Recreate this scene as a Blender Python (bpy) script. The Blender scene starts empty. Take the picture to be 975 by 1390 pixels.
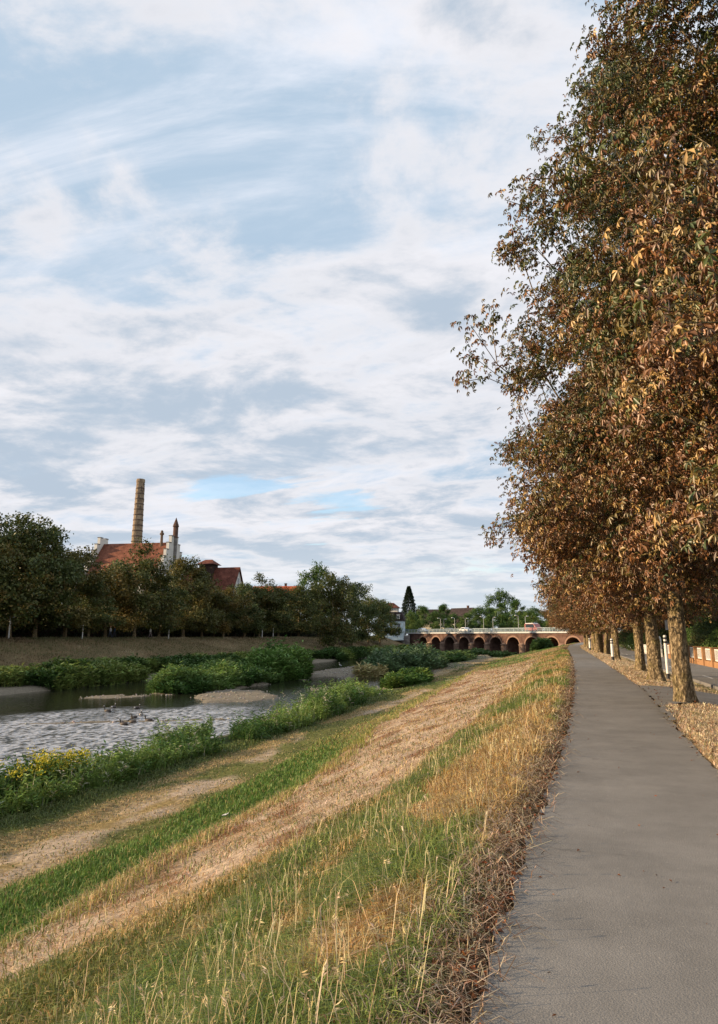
import bpy, math, random
import numpy as np
from mathutils import Matrix, Vector
R = math.radians
C = bpy.context.scene
COL = C.collection
rng = np.random.default_rng(11)
random.seed(5)

# ------------------------------------------------------------------ camera
PITCH, YAW, EYE = 12.238, 16.492, 1.6
cam = bpy.data.objects.new('camera', bpy.data.cameras.new('camera'))
COL.objects.link(cam); C.camera = cam
cam.location = (0, 0, EYE)
cam.rotation_euler = (R(90 + PITCH), 0, R(YAW))
cam.data.sensor_fit = 'VERTICAL'; cam.data.sensor_height = 36
cam.data.sensor_width = 36
cam.data.lens = 982 / 1390 * 36
cam.data.shift_y = -45 / 1390
cam.data.clip_start = 0.1; cam.data.clip_end = 6000

# ------------------------------------------------------------------ light
SUN_EL, SUN_AZ = 16.5, 250.0          # azimuth clockwise from +Y
w = bpy.data.worlds.new('World'); C.world = w; w.use_nodes = True
def make_world():
    nt = w.node_tree; N = nt.nodes; L = nt.links
    for n in list(N): N.remove(n)
    def nd(t, **k):
        n = N.new(t)
        for a, b in k.items(): setattr(n, a, b)
        return n
    def math_(op, a, b=None, c=None, clamp=False):
        n = nd('ShaderNodeMath', operation=op, use_clamp=clamp)
        for i, v in enumerate((a, b, c)):
            if v is None: continue
            if isinstance(v, (int, float)): n.inputs[i].default_value = v
            else: L.new(v, n.inputs[i])
        return n.outputs[0]
    def noise(vec, scale, detail, rough, dist=0.0):
        n = nd('ShaderNodeTexNoise'); n.inputs['Scale'].default_value = scale
        n.inputs['Detail'].default_value = detail; n.inputs['Roughness'].default_value = rough
        n.inputs['Distortion'].default_value = dist; L.new(vec, n.inputs['Vector'])
        return n.outputs['Fac']
    def mapr(v, a, b, c=0.0, d=1.0, smooth=True):
        n = nd('ShaderNodeMapRange', interpolation_type='SMOOTHSTEP' if smooth else 'LINEAR')
        L.new(v, n.inputs['Value'])
        for i, q in zip(('From Min', 'From Max', 'To Min', 'To Max'), (a, b, c, d)): n.inputs[i].default_value = q
        return n.outputs['Result']
    def mixc(f, a, b):
        n = nd('ShaderNodeMix', data_type='RGBA')
        if isinstance(f, (int, float)): n.inputs['Factor'].default_value = f
        else: L.new(f, n.inputs['Factor'])
        for i, v in ((6, a), (7, b)):
            if isinstance(v, tuple): n.inputs[i].default_value = (*v, 1)
            else: L.new(v, n.inputs[i])
        return n.outputs[2]
    sky = nd('ShaderNodeTexSky', sky_type='NISHITA', sun_disc=False)
    sky.sun_elevation = R(SUN_EL); sky.sun_rotation = R(SUN_AZ)
    sky.air_density = 1.0; sky.dust_density = 0.6; sky.ozone_density = 1.6
    tc = nd('ShaderNodeTexCoord')
    sep = nd('ShaderNodeSeparateXYZ'); L.new(tc.outputs['Generated'], sep.inputs[0])
    x, y, z = sep.outputs
    zz = math_('ADD', math_('MAXIMUM', z, 0.0), 0.13)
    def plane(sx, sy, rot, off):
        comb = nd('ShaderNodeCombineXYZ')
        L.new(math_('DIVIDE', x, zz), comb.inputs[0]); L.new(math_('DIVIDE', y, zz), comb.inputs[1])
        m = nd('ShaderNodeMapping'); m.inputs['Rotation'].default_value = (0, 0, R(rot))
        m.inputs['Scale'].default_value = (sx, sy, 1); m.inputs['Location'].default_value = off
        L.new(comb.outputs[0], m.inputs['Vector']); return m.outputs[0]
    pa = plane(1, 1, 0, (0, 0, 0)); pb = plane(0.55, 1.5, 28, (3.1, 1.2, 0)); pc = plane(1.0, 1.15, 10, (7.3, 2.6, 1.5))
    big = noise(pa, 0.62, 3, 0.5)
    wisp = noise(pb, 1.5, 8, 0.62, 0.9)
    cum = noise(pc, 1.9, 9, 0.6, 0.25)
    fine = noise(pc, 6.0, 6, 0.65, 0.4)
    # thin high veil: whitish over blue
    veil = math_('ADD', math_('MULTIPLY', wisp, 0.62), math_('MULTIPLY', big, 0.5))
    veilf = mapr(veil, 0.42, 0.68)
    # lower heap clouds with darker bellies, commoner towards the horizon
    low = mapr(z, 0.62, 0.14)
    dens = math_('ADD', cum, math_('MULTIPLY', low, 0.12))
    dens = math_('ADD', dens, math_('MULTIPLY', math_('SUBTRACT', fine, 0.5), 0.16))
    az = math_('ARCTAN2', x, y)
    def blob(a0, el, wa, we):
        da = math_('DIVIDE', math_('SUBTRACT', az, R(a0)), R(wa)); dz = math_('DIVIDE', math_('SUBTRACT', z, math.sin(R(el))), R(we))
        return math_('EXPONENT', math_('MULTIPLY', math_('ADD', math_('MULTIPLY', da, da), math_('MULTIPLY', dz, dz)), -1.0))
    for a0, el, wa, we, k_ in ((-9, 24, 7, 3.2, .09), (-27, 19, 11, 2.6, .08), (-42, 24, 5, 4, .06), (-20, 14.5, 16, 1.6, .05), (-30, 38, 14, 6, -.10), (-10, 34, 6, 3, .05)):
        dens = math_('ADD', dens, math_('MULTIPLY', blob(a0, el, wa, we), k_))
    slit = math_('ADD', blob(-27, 11.3, 4.2, 1.1), math_('ADD', math_('MULTIPLY', blob(-17.5, 10.6, 4.6, 1.3), 1.25), math_('MULTIPLY', blob(-11, 16.2, 2.6, .8), .7)))
    str_ = noise(plane(0.5, 2.6, 8, (2.2, 0.4, 0)), 1.6, 6, 0.6, 0.5)
    slit = math_('ADD', slit, math_('ADD', math_('MULTIPLY', math_('SUBTRACT', str_, 0.5), 3.0), math_('MULTIPLY', math_('SUBTRACT', fine, 0.5), 1.4)))
    slit = mapr(slit, 0.45, 1.0)
    cumf = mapr(dens, 0.43, 0.63)
    belly = mapr(dens, 0.52, 0.74)
    blue = nd('ShaderNodeBackground'); L.new(sky.outputs[0], blue.inputs[0]); blue.inputs[1].default_value = 0.15
    veilcol = mixc(wispc := mapr(wisp, 0.38, 0.66), (0.33, 0.425, 0.53), (0.59, 0.62, 0.685))
    bellycol = mixc(belly, (0.655, 0.635, 0.65), (0.345, 0.41, 0.49))
    hz = mapr(z, 0.16, 0.0)
    ccol = mixc(cumf, veilcol, bellycol)
    ccol = mixc(math_('MULTIPLY', hz, 0.65), ccol, (0.55, 0.59, 0.62))
    cl = nd('ShaderNodeBackground'); L.new(ccol, cl.inputs[0]); cl.inputs[1].default_value = 0.84
    gap = mapr(noise(plane(0.6, 1.3, 100, (1.7, 4.4, 0)), 1.1, 4, 0.55, 0.3), 0.60, 0.70)
    cover = math_('MAXIMUM', math_('SUBTRACT', mapr(veil, 0.36, 0.50, 0.90, 1.0), math_('MULTIPLY', gap, 0.35)), math_('MULTIPLY', cumf, 0.97))
    cover = math_('MAXIMUM', cover, math_('MULTIPLY', hz, 0.7), clamp=True)
    cover = math_('MULTIPLY', cover, math_('SUBTRACT', 1.0, math_('MULTIPLY', slit, 0.72)))
    mx = nd('ShaderNodeMixShader'); L.new(cover, mx.inputs[0]); L.new(blue.outputs[0], mx.inputs[1]); L.new(cl.outputs[0], mx.inputs[2])
    out = nd('ShaderNodeOutputWorld'); L.new(mx.outputs[0], out.inputs[0])
make_world()
sl = bpy.data.lights.new('sun', 'SUN'); sl.energy = 5.0; sl.angle = R(0.6); sl.color = (1.0, 0.74, 0.46)
sun = bpy.data.objects.new('sun', sl); COL.objects.link(sun)
_d = Vector((math.sin(R(SUN_AZ)) * math.cos(R(SUN_EL)), math.cos(R(SUN_AZ)) * math.cos(R(SUN_EL)), math.sin(R(SUN_EL))))
sun.rotation_euler = _d.to_track_quat('Z', 'Y').to_euler()
vs = C.view_settings
vs.view_transform = 'Standard'; vs.look = 'None'; vs.gamma = 1; vs.use_curve_mapping = False; vs.exposure = 0.78
C.render.engine = 'CYCLES'
C.cycles.use_denoising = True
C.cycles.max_bounces = 6; C.cycles.diffuse_bounces = 2; C.cycles.transparent_max_bounces = 8

# ------------------------------------------------------------------ helpers
def tag(o, label=None, cat=None, group=None, kind=None):
    if label: o['label'] = label
    if cat: o['category'] = cat
    if group: o['group'] = group
    if kind: o['kind'] = kind
    return o
def empty(name, loc, rz=0.0, sc=1.0):
    o = bpy.data.objects.new(name, None); COL.objects.link(o)
    o.location = loc; o.rotation_euler = (0, 0, rz); o.scale = (sc,) * 3 if not isinstance(sc, tuple) else sc
    o.empty_display_size = 0.3
    return o
def mesh_np(name, V, faces, mat, cols=None, smooth=False, parent=None, link=True, attr=None):
    """faces: list of int arrays (M,k)"""
    me = bpy.data.meshes.new(name)
    V = np.asarray(V, np.float32); me.vertices.add(len(V)); me.vertices.foreach_set('co', V.ravel())
    lens = np.concatenate([np.full(len(f), f.shape[1], np.int32) for f in faces])
    idx = np.concatenate([f.ravel() for f in faces]).astype(np.int32)
    starts = np.concatenate([[0], np.cumsum(lens)[:-1]]).astype(np.int32)
    me.loops.add(len(idx)); me.loops.foreach_set('vertex_index', idx)
    me.polygons.add(len(lens)); me.polygons.foreach_set('loop_start', starts); me.polygons.foreach_set('loop_total', lens)
    if smooth: me.polygons.foreach_set('use_smooth', np.ones(len(lens), bool))
    me.update(calc_edges=True); me.validate()
    if cols is not None:
        a = me.color_attributes.new('col', 'FLOAT_COLOR', 'POINT')
        c4 = np.ones((len(V), 4), np.float32); c4[:, :3] = cols; a.data.foreach_set('color', c4.ravel())
    me.materials.append(mat)
    o = bpy.data.objects.new(name, me)
    if link: COL.objects.link(o)
    if parent: o.parent = parent
    return o
class MB:
    """collects boxes, tubes and prisms into one mesh"""
    def __init__(s): s.v = []; s.f = []
    def add(s, vs, fs):
        n = len(s.v); s.v += [tuple(p) for p in vs]; s.f += [tuple(i + n for i in f) for f in fs]
    def box(s, x0, x1, y0, y1, z0, z1):
        s.add([(x0,y0,z0),(x1,y0,z0),(x1,y1,z0),(x0,y1,z0),(x0,y0,z1),(x1,y0,z1),(x1,y1,z1),(x0,y1,z1)],
              [(0,3,2,1),(4,5,6,7),(0,1,5,4),(1,2,6,5),(2,3,7,6),(3,0,4,7)]); return s
    def prism(s, poly, y0, y1):          # poly in x,z extruded along y
        n = len(poly)
        s.add([(x, y0, z) for x, z in poly] + [(x, y1, z) for x, z in poly],
              [tuple(range(n)), tuple(range(2*n-1, n-1, -1))] + [(i, i+n, (i+1) % n + n, (i+1) % n) for i in range(n)]); return s
    def prismx(s, poly, x0, x1):         # poly in y,z extruded along x
        n = len(poly)
        s.add([(x0, y, z) for y, z in poly] + [(x1, y, z) for y, z in poly],
              [tuple(range(n)), tuple(range(2*n-1, n-1, -1))] + [(i, i+n, (i+1) % n + n, (i+1) % n) for i in range(n)]); return s
    def tube(s, p, q, r0, r1=None, n=8, caps=True):
        r1 = r0 if r1 is None else r1
        p = Vector(p); q = Vector(q); d = (q - p).normalized()
        a = d.orthogonal().normalized(); b = d.cross(a)
        k = [(math.cos(2*math.pi*i/n), math.sin(2*math.pi*i/n)) for i in range(n)]
        vs = [p + (a*c + b*t)*r0 for c, t in k] + [q + (a*c + b*t)*r1 for c, t in k]
        fs = [(i, (i+1) % n, (i+1) % n + n, i+n) for i in range(n)]
        if caps: fs += [tuple(range(n-1, -1, -1)), tuple(range(n, 2*n))]
        s.add(vs, fs); return s
    def lathe(s, prof, n=12, c=(0, 0)):  # prof: (r,z)
        vs = []; fs = []
        for r, z in prof:
            for i in range(n): vs.append((c[0] + r*math.cos(2*math.pi*i/n), c[1] + r*math.sin(2*math.pi*i/n), z))
        for j in range(len(prof)-1):
            for i in range(n): fs.append((j*n+i, j*n+(i+1) % n, (j+1)*n+(i+1) % n, (j+1)*n+i))
        fs += [tuple(range(n-1, -1, -1)), tuple(range((len(prof)-1)*n, len(prof)*n))]
        s.add(vs, fs); return s
    def build(s, name, mat, parent=None, bevel=0, smooth=False):
        me = bpy.data.meshes.new(name); me.from_pydata(s.v, [], s.f); me.update()
        me.materials.append(mat)
        if smooth: me.polygons.foreach_set('use_smooth', np.ones(len(me.polygons), bool))
        o = bpy.data.objects.new(name, me); COL.objects.link(o)
        if parent: o.parent = parent
        if bevel:
            m = o.modifiers.new('bevel', 'BEVEL'); m.width = bevel; m.segments = 2; m.limit_method = 'ANGLE'
        return o
def kids(o): return [c for c in bpy.data.objects if c.parent == o]
def copy_tree(o, parent=None):
    c = o.copy(); COL.objects.link(c)
    if parent: c.parent = parent
    for ch in kids(o): copy_tree(ch, c)
    return c
def at(px, Y):                            # lateral position seen at image column px at the horizon, Y metres along the river
    return Y * math.tan(math.atan((px - 487.5) / 1004.8) - R(YAW))

def hash2(i, j, s):
    n = (i.astype(np.int64) * 374761393 + j.astype(np.int64) * 668265263 + s * 974634777) & 0xffffffff
    n = ((n ^ (n >> 13)) * 1274126177) & 0xffffffff
    return ((n ^ (n >> 16)) & 0xffffff) / float(0xffffff)
def vnoise(x, y, s=0):
    x = np.asarray(x, float); y = np.asarray(y, float)
    i = np.floor(x); j = np.floor(y); fx = x - i; fy = y - j
    fx = fx*fx*(3-2*fx); fy = fy*fy*(3-2*fy)
    a = hash2(i, j, s); b = hash2(i+1, j, s); c = hash2(i, j+1, s); d = hash2(i+1, j+1, s)
    return (a*(1-fx)+b*fx)*(1-fy) + (c*(1-fx)+d*fx)*fy
def fbm(x, y, s=0, o=3):
    t = 0; a = .5; n = 0
    for k in range(o): t = t + a*vnoise(x*2**k, y*2**k, s+k*17); n += a; a *= .5
    return t/n
def sst(a, b, x):
    t = np.clip((x-a)/(b-a), 0, 1); return t*t*(3-2*t)

# ------------------------------------------------------------------ materials
def mat(name, col, rough=0.8, spec=0.3, noise=None, bump=None, metal=0.0, alt=None, coord='Object'):
    m = bpy.data.materials.new(name); m.use_nodes = True
    nt = m.node_tree; N = nt.nodes; L = nt.links; b = N['Principled BSDF']
    b.inputs['Base Color'].default_value = (*col, 1); b.inputs['Roughness'].default_value = rough
    b.inputs['Specular IOR Level'].default_value = spec; b.inputs['Metallic'].default_value = metal
    tc = N.new('ShaderNodeTexCoord')
    if noise:
        n = N.new('ShaderNodeTexNoise'); n.inputs['Scale'].default_value = noise[0]; n.inputs['Detail'].default_value = 6
        n.inputs['Roughness'].default_value = 0.65
        L.new(tc.outputs[coord], n.inputs['Vector'])
        r = N.new('ShaderNodeValToRGB'); r.color_ramp.elements[0].position = 0.35; r.color_ramp.elements[1].position = 0.68
        c2 = alt or tuple(c * noise[1] for c in col)
        r.color_ramp.elements[0].color = (*c2, 1); r.color_ramp.elements[1].color = (*col, 1)
        L.new(n.outputs['Fac'], r.inputs[0]); L.new(r.outputs[0], b.inputs['Base Color'])
    if bump:
        n2 = N.new('ShaderNodeTexNoise'); n2.inputs['Scale'].default_value = bump[0]; n2.inputs['Detail'].default_value = 8
        L.new(tc.outputs[coord], n2.inputs['Vector'])
        bp = N.new('ShaderNodeBump'); bp.inputs['Strength'].default_value = bump[1]; bp.inputs['Distance'].default_value = bump[2]
        L.new(n2.outputs['Fac'], bp.inputs['Height']); L.new(bp.outputs[0], b.inputs['Normal'])
    return m
def leaf_mat(name, trans=0.3, spec=0.35, rough=0.5, vary=0.0, tint=(1, 1, 1)):
    m = bpy.data.materials.new(name); m.use_nodes = True
    nt = m.node_tree; N = nt.nodes; L = nt.links; b = N['Principled BSDF']
    a = N.new('ShaderNodeVertexColor'); a.layer_name = 'col'
    src = a.outputs[0]
    if vary:
        oi = N.new('ShaderNodeObjectInfo')
        mr = N.new('ShaderNodeMapRange'); mr.inputs['To Min'].default_value = 0.0; mr.inputs['To Max'].default_value = vary
        L.new(oi.outputs['Random'], mr.inputs['Value'])
        mx = N.new('ShaderNodeMix'); mx.data_type = 'RGBA'; mx.blend_type = 'MULTIPLY'
        L.new(mr.outputs[0], mx.inputs['Factor']); L.new(src, mx.inputs[6]); mx.inputs[7].default_value = (*tint, 1)
        src = mx.outputs[2]
    L.new(src, b.inputs['Base Color'])
    b.inputs['Roughness'].default_value = rough; b.inputs['Specular IOR Level'].default_value = spec
    t = N.new('ShaderNodeBsdfTranslucent'); L.new(src, t.inputs[0])
    ms = N.new('ShaderNodeMixShader'); ms.inputs[0].default_value = trans
    L.new(b.outputs[0], ms.inputs[1]); L.new(t.outputs[0], ms.inputs[2]); L.new(ms.outputs[0], N['Material Output'].inputs[0])
    return m

M = {}
M['asphalt'] = None
def asphalt():
    m = bpy.data.materials.new('asphalt'); m.use_nodes = True
    nt = m.node_tree; N = nt.nodes; L = nt.links; b = N['Principled BSDF']
    tc = N.new('ShaderNodeTexCoord')
    def noise(s, d=6, r=.6):
        n = N.new('ShaderNodeTexNoise'); n.inputs['Scale'].default_value = s; n.inputs['Detail'].default_value = d
        n.inputs['Roughness'].default_value = r; L.new(tc.outputs['Object'], n.inputs['Vector']); return n.outputs['Fac']
    def ramp(v, p0, c0, p1, c1):
        r = N.new('ShaderNodeValToRGB'); e = r.color_ramp.elements
        e[0].position = p0; e[0].color = (*c0, 1); e[1].position = p1; e[1].color = (*c1, 1); L.new(v, r.inputs[0]); return r.outputs[0]
    base = ramp(noise(0.9, 8, .7), .32, (.136, .133, .127), .66, (.212, .207, .198))
    vo = N.new('ShaderNodeTexVoronoi'); vo.inputs['Scale'].default_value = 95; L.new(tc.outputs['Object'], vo.inputs['Vector'])
    grain = ramp(noise(160, 3, .6), .35, (.55, .54, .53), .7, (1.5, 1.45, 1.38))
    mx = N.new('ShaderNodeMix'); mx.data_type = 'RGBA'; mx.blend_type = 'MULTIPLY'; mx.inputs['Factor'].default_value = 0.75
    L.new(base, mx.inputs[6]); L.new(grain, mx.inputs[7])
    # sparse pale stones
    sp = ramp(vo.outputs['Color'], .0, (0, 0, 0), 1, (1, 1, 1))
    s2 = N.new('ShaderNodeMath'); s2.operation = 'GREATER_THAN'; s2.inputs[1].default_value = 0.93; L.new(sp, s2.inputs[0])
    m2 = N.new('ShaderNodeMix'); m2.data_type = 'RGBA'; m2.blend_type = 'MIX'
    fac = N.new('ShaderNodeMath'); fac.operation = 'MULTIPLY'; fac.inputs[1].default_value = .5; L.new(s2.outputs[0], fac.inputs[0])
    L.new(fac.outputs[0], m2.inputs['Factor']); L.new(mx.outputs[2], m2.inputs[6]); m2.inputs[7].default_value = (.34, .31, .27, 1)
    vc = N.new('ShaderNodeTexVoronoi'); vc.feature = 'DISTANCE_TO_EDGE'; vc.inputs['Scale'].default_value = .42
    wn = N.new('ShaderNodeTexNoise'); wn.inputs['Scale'].default_value = 2.2; wn.inputs['Detail'].default_value = 7; L.new(tc.outputs['Object'], wn.inputs['Vector'])
    wv = N.new('ShaderNodeMix'); wv.data_type = 'VECTOR'; wv.inputs['Factor'].default_value = .35; L.new(tc.outputs['Object'], wv.inputs[4]); L.new(wn.outputs['Color'], wv.inputs[5]); L.new(wv.outputs[1], vc.inputs['Vector'])
    crk = N.new('ShaderNodeMapRange'); crk.inputs['From Min'].default_value = .001; crk.inputs['From Max'].default_value = .006; L.new(vc.outputs['Distance'], crk.inputs['Value'])
    part = ramp(noise(.6, 2), .50, (1, 1, 1), .58, (0, 0, 0))
    mxx = N.new('ShaderNodeMath'); mxx.operation = 'MAXIMUM'; L.new(crk.outputs[0], mxx.inputs[0]); L.new(part, mxx.inputs[1])
    mr2 = N.new('ShaderNodeMapRange'); mr2.inputs['To Min'].default_value = .8; L.new(mxx.outputs[0], mr2.inputs['Value'])
    m3 = N.new('ShaderNodeMix'); m3.data_type = 'RGBA'; m3.blend_type = 'MULTIPLY'; m3.inputs['Factor'].default_value = 1
    L.new(m2.outputs[2], m3.inputs[6]); L.new(mr2.outputs[0], m3.inputs[7])
    L.new(m3.outputs[2], b.inputs['Base Color']); b.inputs['Roughness'].default_value = 0.85; b.inputs['Specular IOR Level'].default_value = .3
    bp = N.new('ShaderNodeBump'); bp.inputs['Strength'].default_value = 0.4; bp.inputs['Distance'].default_value = 0.004
    L.new(vo.outputs['Distance'], bp.inputs['Height'])
    bp2 = N.new('ShaderNodeBump'); bp2.inputs['Strength'].default_value = 0.15; bp2.inputs['Distance'].default_value = 0.03
    L.new(noise(3.5, 6), bp2.inputs['Height']); L.new(bp2.outputs[0], bp.inputs['Normal']); L.new(bp.outputs[0], b.inputs['Normal'])
    return m
M['asphalt'] = asphalt()
def ground_mat():
    m = bpy.data.materials.new('ground'); m.use_nodes = True
    nt = m.node_tree; N = nt.nodes; L = nt.links; b = N['Principled BSDF']
    a = N.new('ShaderNodeVertexColor'); a.layer_name = 'col'
    tc = N.new('ShaderNodeTexCoord')
    n = N.new('ShaderNodeTexNoise'); n.inputs['Scale'].default_value = 7; n.inputs['Detail'].default_value = 9; n.inputs['Roughness'].default_value = .75
    L.new(tc.outputs['Object'], n.inputs['Vector'])
    r = N.new('ShaderNodeValToRGB'); e = r.color_ramp.elements
    e[0].position = .3; e[0].color = (.45, .42, .40, 1); e[1].position = .7; e[1].color = (1.45, 1.42, 1.35, 1)
    L.new(n.outputs['Fac'], r.inputs[0])
    mx = N.new('ShaderNodeMix'); mx.data_type = 'RGBA'; mx.blend_type = 'MULTIPLY'; mx.inputs['Factor'].default_value = 1
    L.new(a.outputs[0], mx.inputs[6]); L.new(r.outputs[0], mx.inputs[7]); L.new(mx.outputs[2], b.inputs['Base Color'])
    b.inputs['Roughness'].default_value = .95; b.inputs['Specular IOR Level'].default_value = .1
    bp = N.new('ShaderNodeBump'); bp.inputs['Strength'].default_value = .8; bp.inputs['Distance'].default_value = .06
    L.new(n.outputs['Fac'], bp.inputs['Height']); L.new(bp.outputs[0], b.inputs['Normal'])
    return m
M['ground'] = ground_mat()
M['grass'] = leaf_mat('grass', .25, .25, .55)
M['leaf'] = leaf_mat('chestnut_leaf', .16, .5, .42, .35, (1.0, 1.15, .8))
M['dleaf'] = leaf_mat('dark_leaf', .22, .3, .5, 1.0, (1.2, .92, .72))
M['gleaf'] = leaf_mat('green_leaf', .3, .3, .5, 1.0, (.75, .85, .9))
def bark_mat():
    m = bpy.data.materials.new('bark'); m.use_nodes = True
    nt = m.node_tree; N = nt.nodes; L = nt.links; b = N['Principled BSDF']
    tc = N.new('ShaderNodeTexCoord')
    mp = N.new('ShaderNodeMapping'); mp.inputs['Scale'].default_value = (1, 1, .62); L.new(tc.outputs['Object'], mp.inputs[0])
    vo = N.new('ShaderNodeTexVoronoi'); vo.inputs['Scale'].default_value = 13; vo.feature = 'F1'
    nz = N.new('ShaderNodeTexNoise'); nz.inputs['Scale'].default_value = 17; nz.inputs['Detail'].default_value = 9; nz.inputs['Roughness'].default_value = .7
    L.new(mp.outputs[0], nz.inputs['Vector'])
    md = N.new('ShaderNodeMix'); md.data_type = 'VECTOR'; md.inputs['Factor'].default_value = .12
    L.new(mp.outputs[0], md.inputs[4]); L.new(nz.outputs['Color'], md.inputs[5]); L.new(md.outputs[1], vo.inputs['Vector'])
    r = N.new('ShaderNodeValToRGB'); e = r.color_ramp.elements
    e[0].position = .32; e[0].color = (.050, .038, .024, 1); e[1].position = .62; e[1].color = (.44, .34, .21, 1)
    k = r.color_ramp.elements.new(.48); k.color = (.14, .105, .06, 1)
    L.new(nz.outputs['Fac'], r.inputs[0])
    n3 = N.new('ShaderNodeTexNoise'); n3.inputs['Scale'].default_value = 1.7; n3.inputs['Detail'].default_value = 3; L.new(tc.outputs['Object'], n3.inputs['Vector'])
    r3 = N.new('ShaderNodeValToRGB'); r3.color_ramp.elements[0].position = .5; r3.color_ramp.elements[1].position = .66; L.new(n3.outputs['Fac'], r3.inputs[0])
    mm = N.new('ShaderNodeMix'); mm.data_type = 'RGBA'; mm.blend_type = 'MULTIPLY'; L.new(r3.outputs[0], mm.inputs['Factor'])
    L.new(r.outputs[0], mm.inputs[6]); mm.inputs[7].default_value = (.80, .85, .45, 1)
    L.new(mm.outputs[2], b.inputs['Base Color'])
    b.inputs['Roughness'].default_value = .9; b.inputs['Specular IOR Level'].default_value = .15
    bp = N.new('ShaderNodeBump'); bp.inputs['Strength'].default_value = 1; bp.inputs['Distance'].default_value = .05
    ad = N.new('ShaderNodeMath'); ad.operation = 'ADD'; L.new(vo.outputs['Distance'], ad.inputs[0]); L.new(nz.outputs['Fac'], ad.inputs[1])
    L.new(ad.outputs[0], bp.inputs['Height']); L.new(bp.outputs[0], b.inputs['Normal'])
    return m
M['bark'] = bark_mat()
def water_mat():
    m = bpy.data.materials.new('water'); m.use_nodes = True
    nt = m.node_tree; N = nt.nodes; L = nt.links; b = N['Principled BSDF']
    b.inputs['Base Color'].default_value = (.018, .020, .012, 1); b.inputs['Roughness'].default_value = .06
    b.inputs['IOR'].default_value = 1.33; b.inputs['Specular IOR Level'].default_value = .6
    tc = N.new('ShaderNodeTexCoord')
    mp = N.new('ShaderNodeMapping'); mp.inputs['Scale'].default_value = (1.0, .55, 1); L.new(tc.outputs['Object'], mp.inputs[0])
    def nz(s, d, v=mp):
        n = N.new('ShaderNodeTexNoise'); n.inputs['Scale'].default_value = s; n.inputs['Detail'].default_value = d; n.inputs['Distortion'].default_value = .4
        L.new(v.outputs[0], n.inputs['Vector']); return n.outputs['Fac']
    sp = N.new('ShaderNodeSeparateXYZ'); L.new(tc.outputs['Object'], sp.inputs[0])
    def mth(op, p, q=None, cl=False):
        n = N.new('ShaderNodeMath'); n.operation = op; n.use_clamp = cl
        for i, v in enumerate((p, q)):
            if v is None: continue
            if isinstance(v, (int, float)): n.inputs[i].default_value = v
            else: L.new(v, n.inputs[i])
        return n.outputs[0]
    # shallow near riffle: broken, aerated water, with reflected sky painted into its pale colour
    dx = mth('DIVIDE', mth('ADD', sp.outputs[0], 26.0), 10.0); dy = mth('DIVIDE', mth('SUBTRACT', sp.outputs[1], 34.0), 17.0)
    q = mth('SQRT', mth('ADD', mth('MULTIPLY', dx, dx), mth('MULTIPLY', dy, dy)))
    q = mth('ADD', q, mth('MULTIPLY', mth('SUBTRACT', nz(.22, 4), .5), 1.3))
    rm = N.new('ShaderNodeMapRange'); rm.interpolation_type = 'SMOOTHSTEP'
    rm.inputs['From Min'].default_value = 1.25; rm.inputs['From Max'].default_value = .70; L.new(q, rm.inputs['Value']); rif = rm.outputs[0]
    bp = N.new('ShaderNodeBump'); bp.inputs['Strength'].default_value = 1.0
    L.new(mth('ADD', mth('MULTIPLY', rif, .26), .035), bp.inputs['Distance'])
    L.new(nz(3.6, 5), bp.inputs['Height'])
    L.new(mth('ADD', mth('MULTIPLY', rif, .16), .05), b.inputs['Roughness'])
    fo = N.new('ShaderNodeMapRange'); fo.inputs['From Min'].default_value = .38; fo.inputs['From Max'].default_value = .58; L.new(nz(3.5, 7), fo.inputs['Value'])
    mc = N.new('ShaderNodeMix'); mc.data_type = 'RGBA'; L.new(mth('MULTIPLY', mth('MULTIPLY', fo.outputs[0], rif), .85, True), mc.inputs['Factor'])
    mc.inputs[6].default_value = (.018, .020, .012, 1); mc.inputs[7].default_value = (.60, .63, .69, 1); L.new(mc.outputs[2], b.inputs['Base Color'])
    L.new(bp.outputs[0], b.inputs['Normal'])
    return m
M['water'] = water_mat()
M['gravel'] = mat('gravel', (.36, .33, .29), .9, .2, (18, .45), (25, .8, .05))
M['kerb'] = mat('kerb_stone', (.20, .19, .18), .85, .2, (8, .7))
M['line'] = mat('road_paint', (.62, .62, .60), .7, .3, (9, .6))
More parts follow.
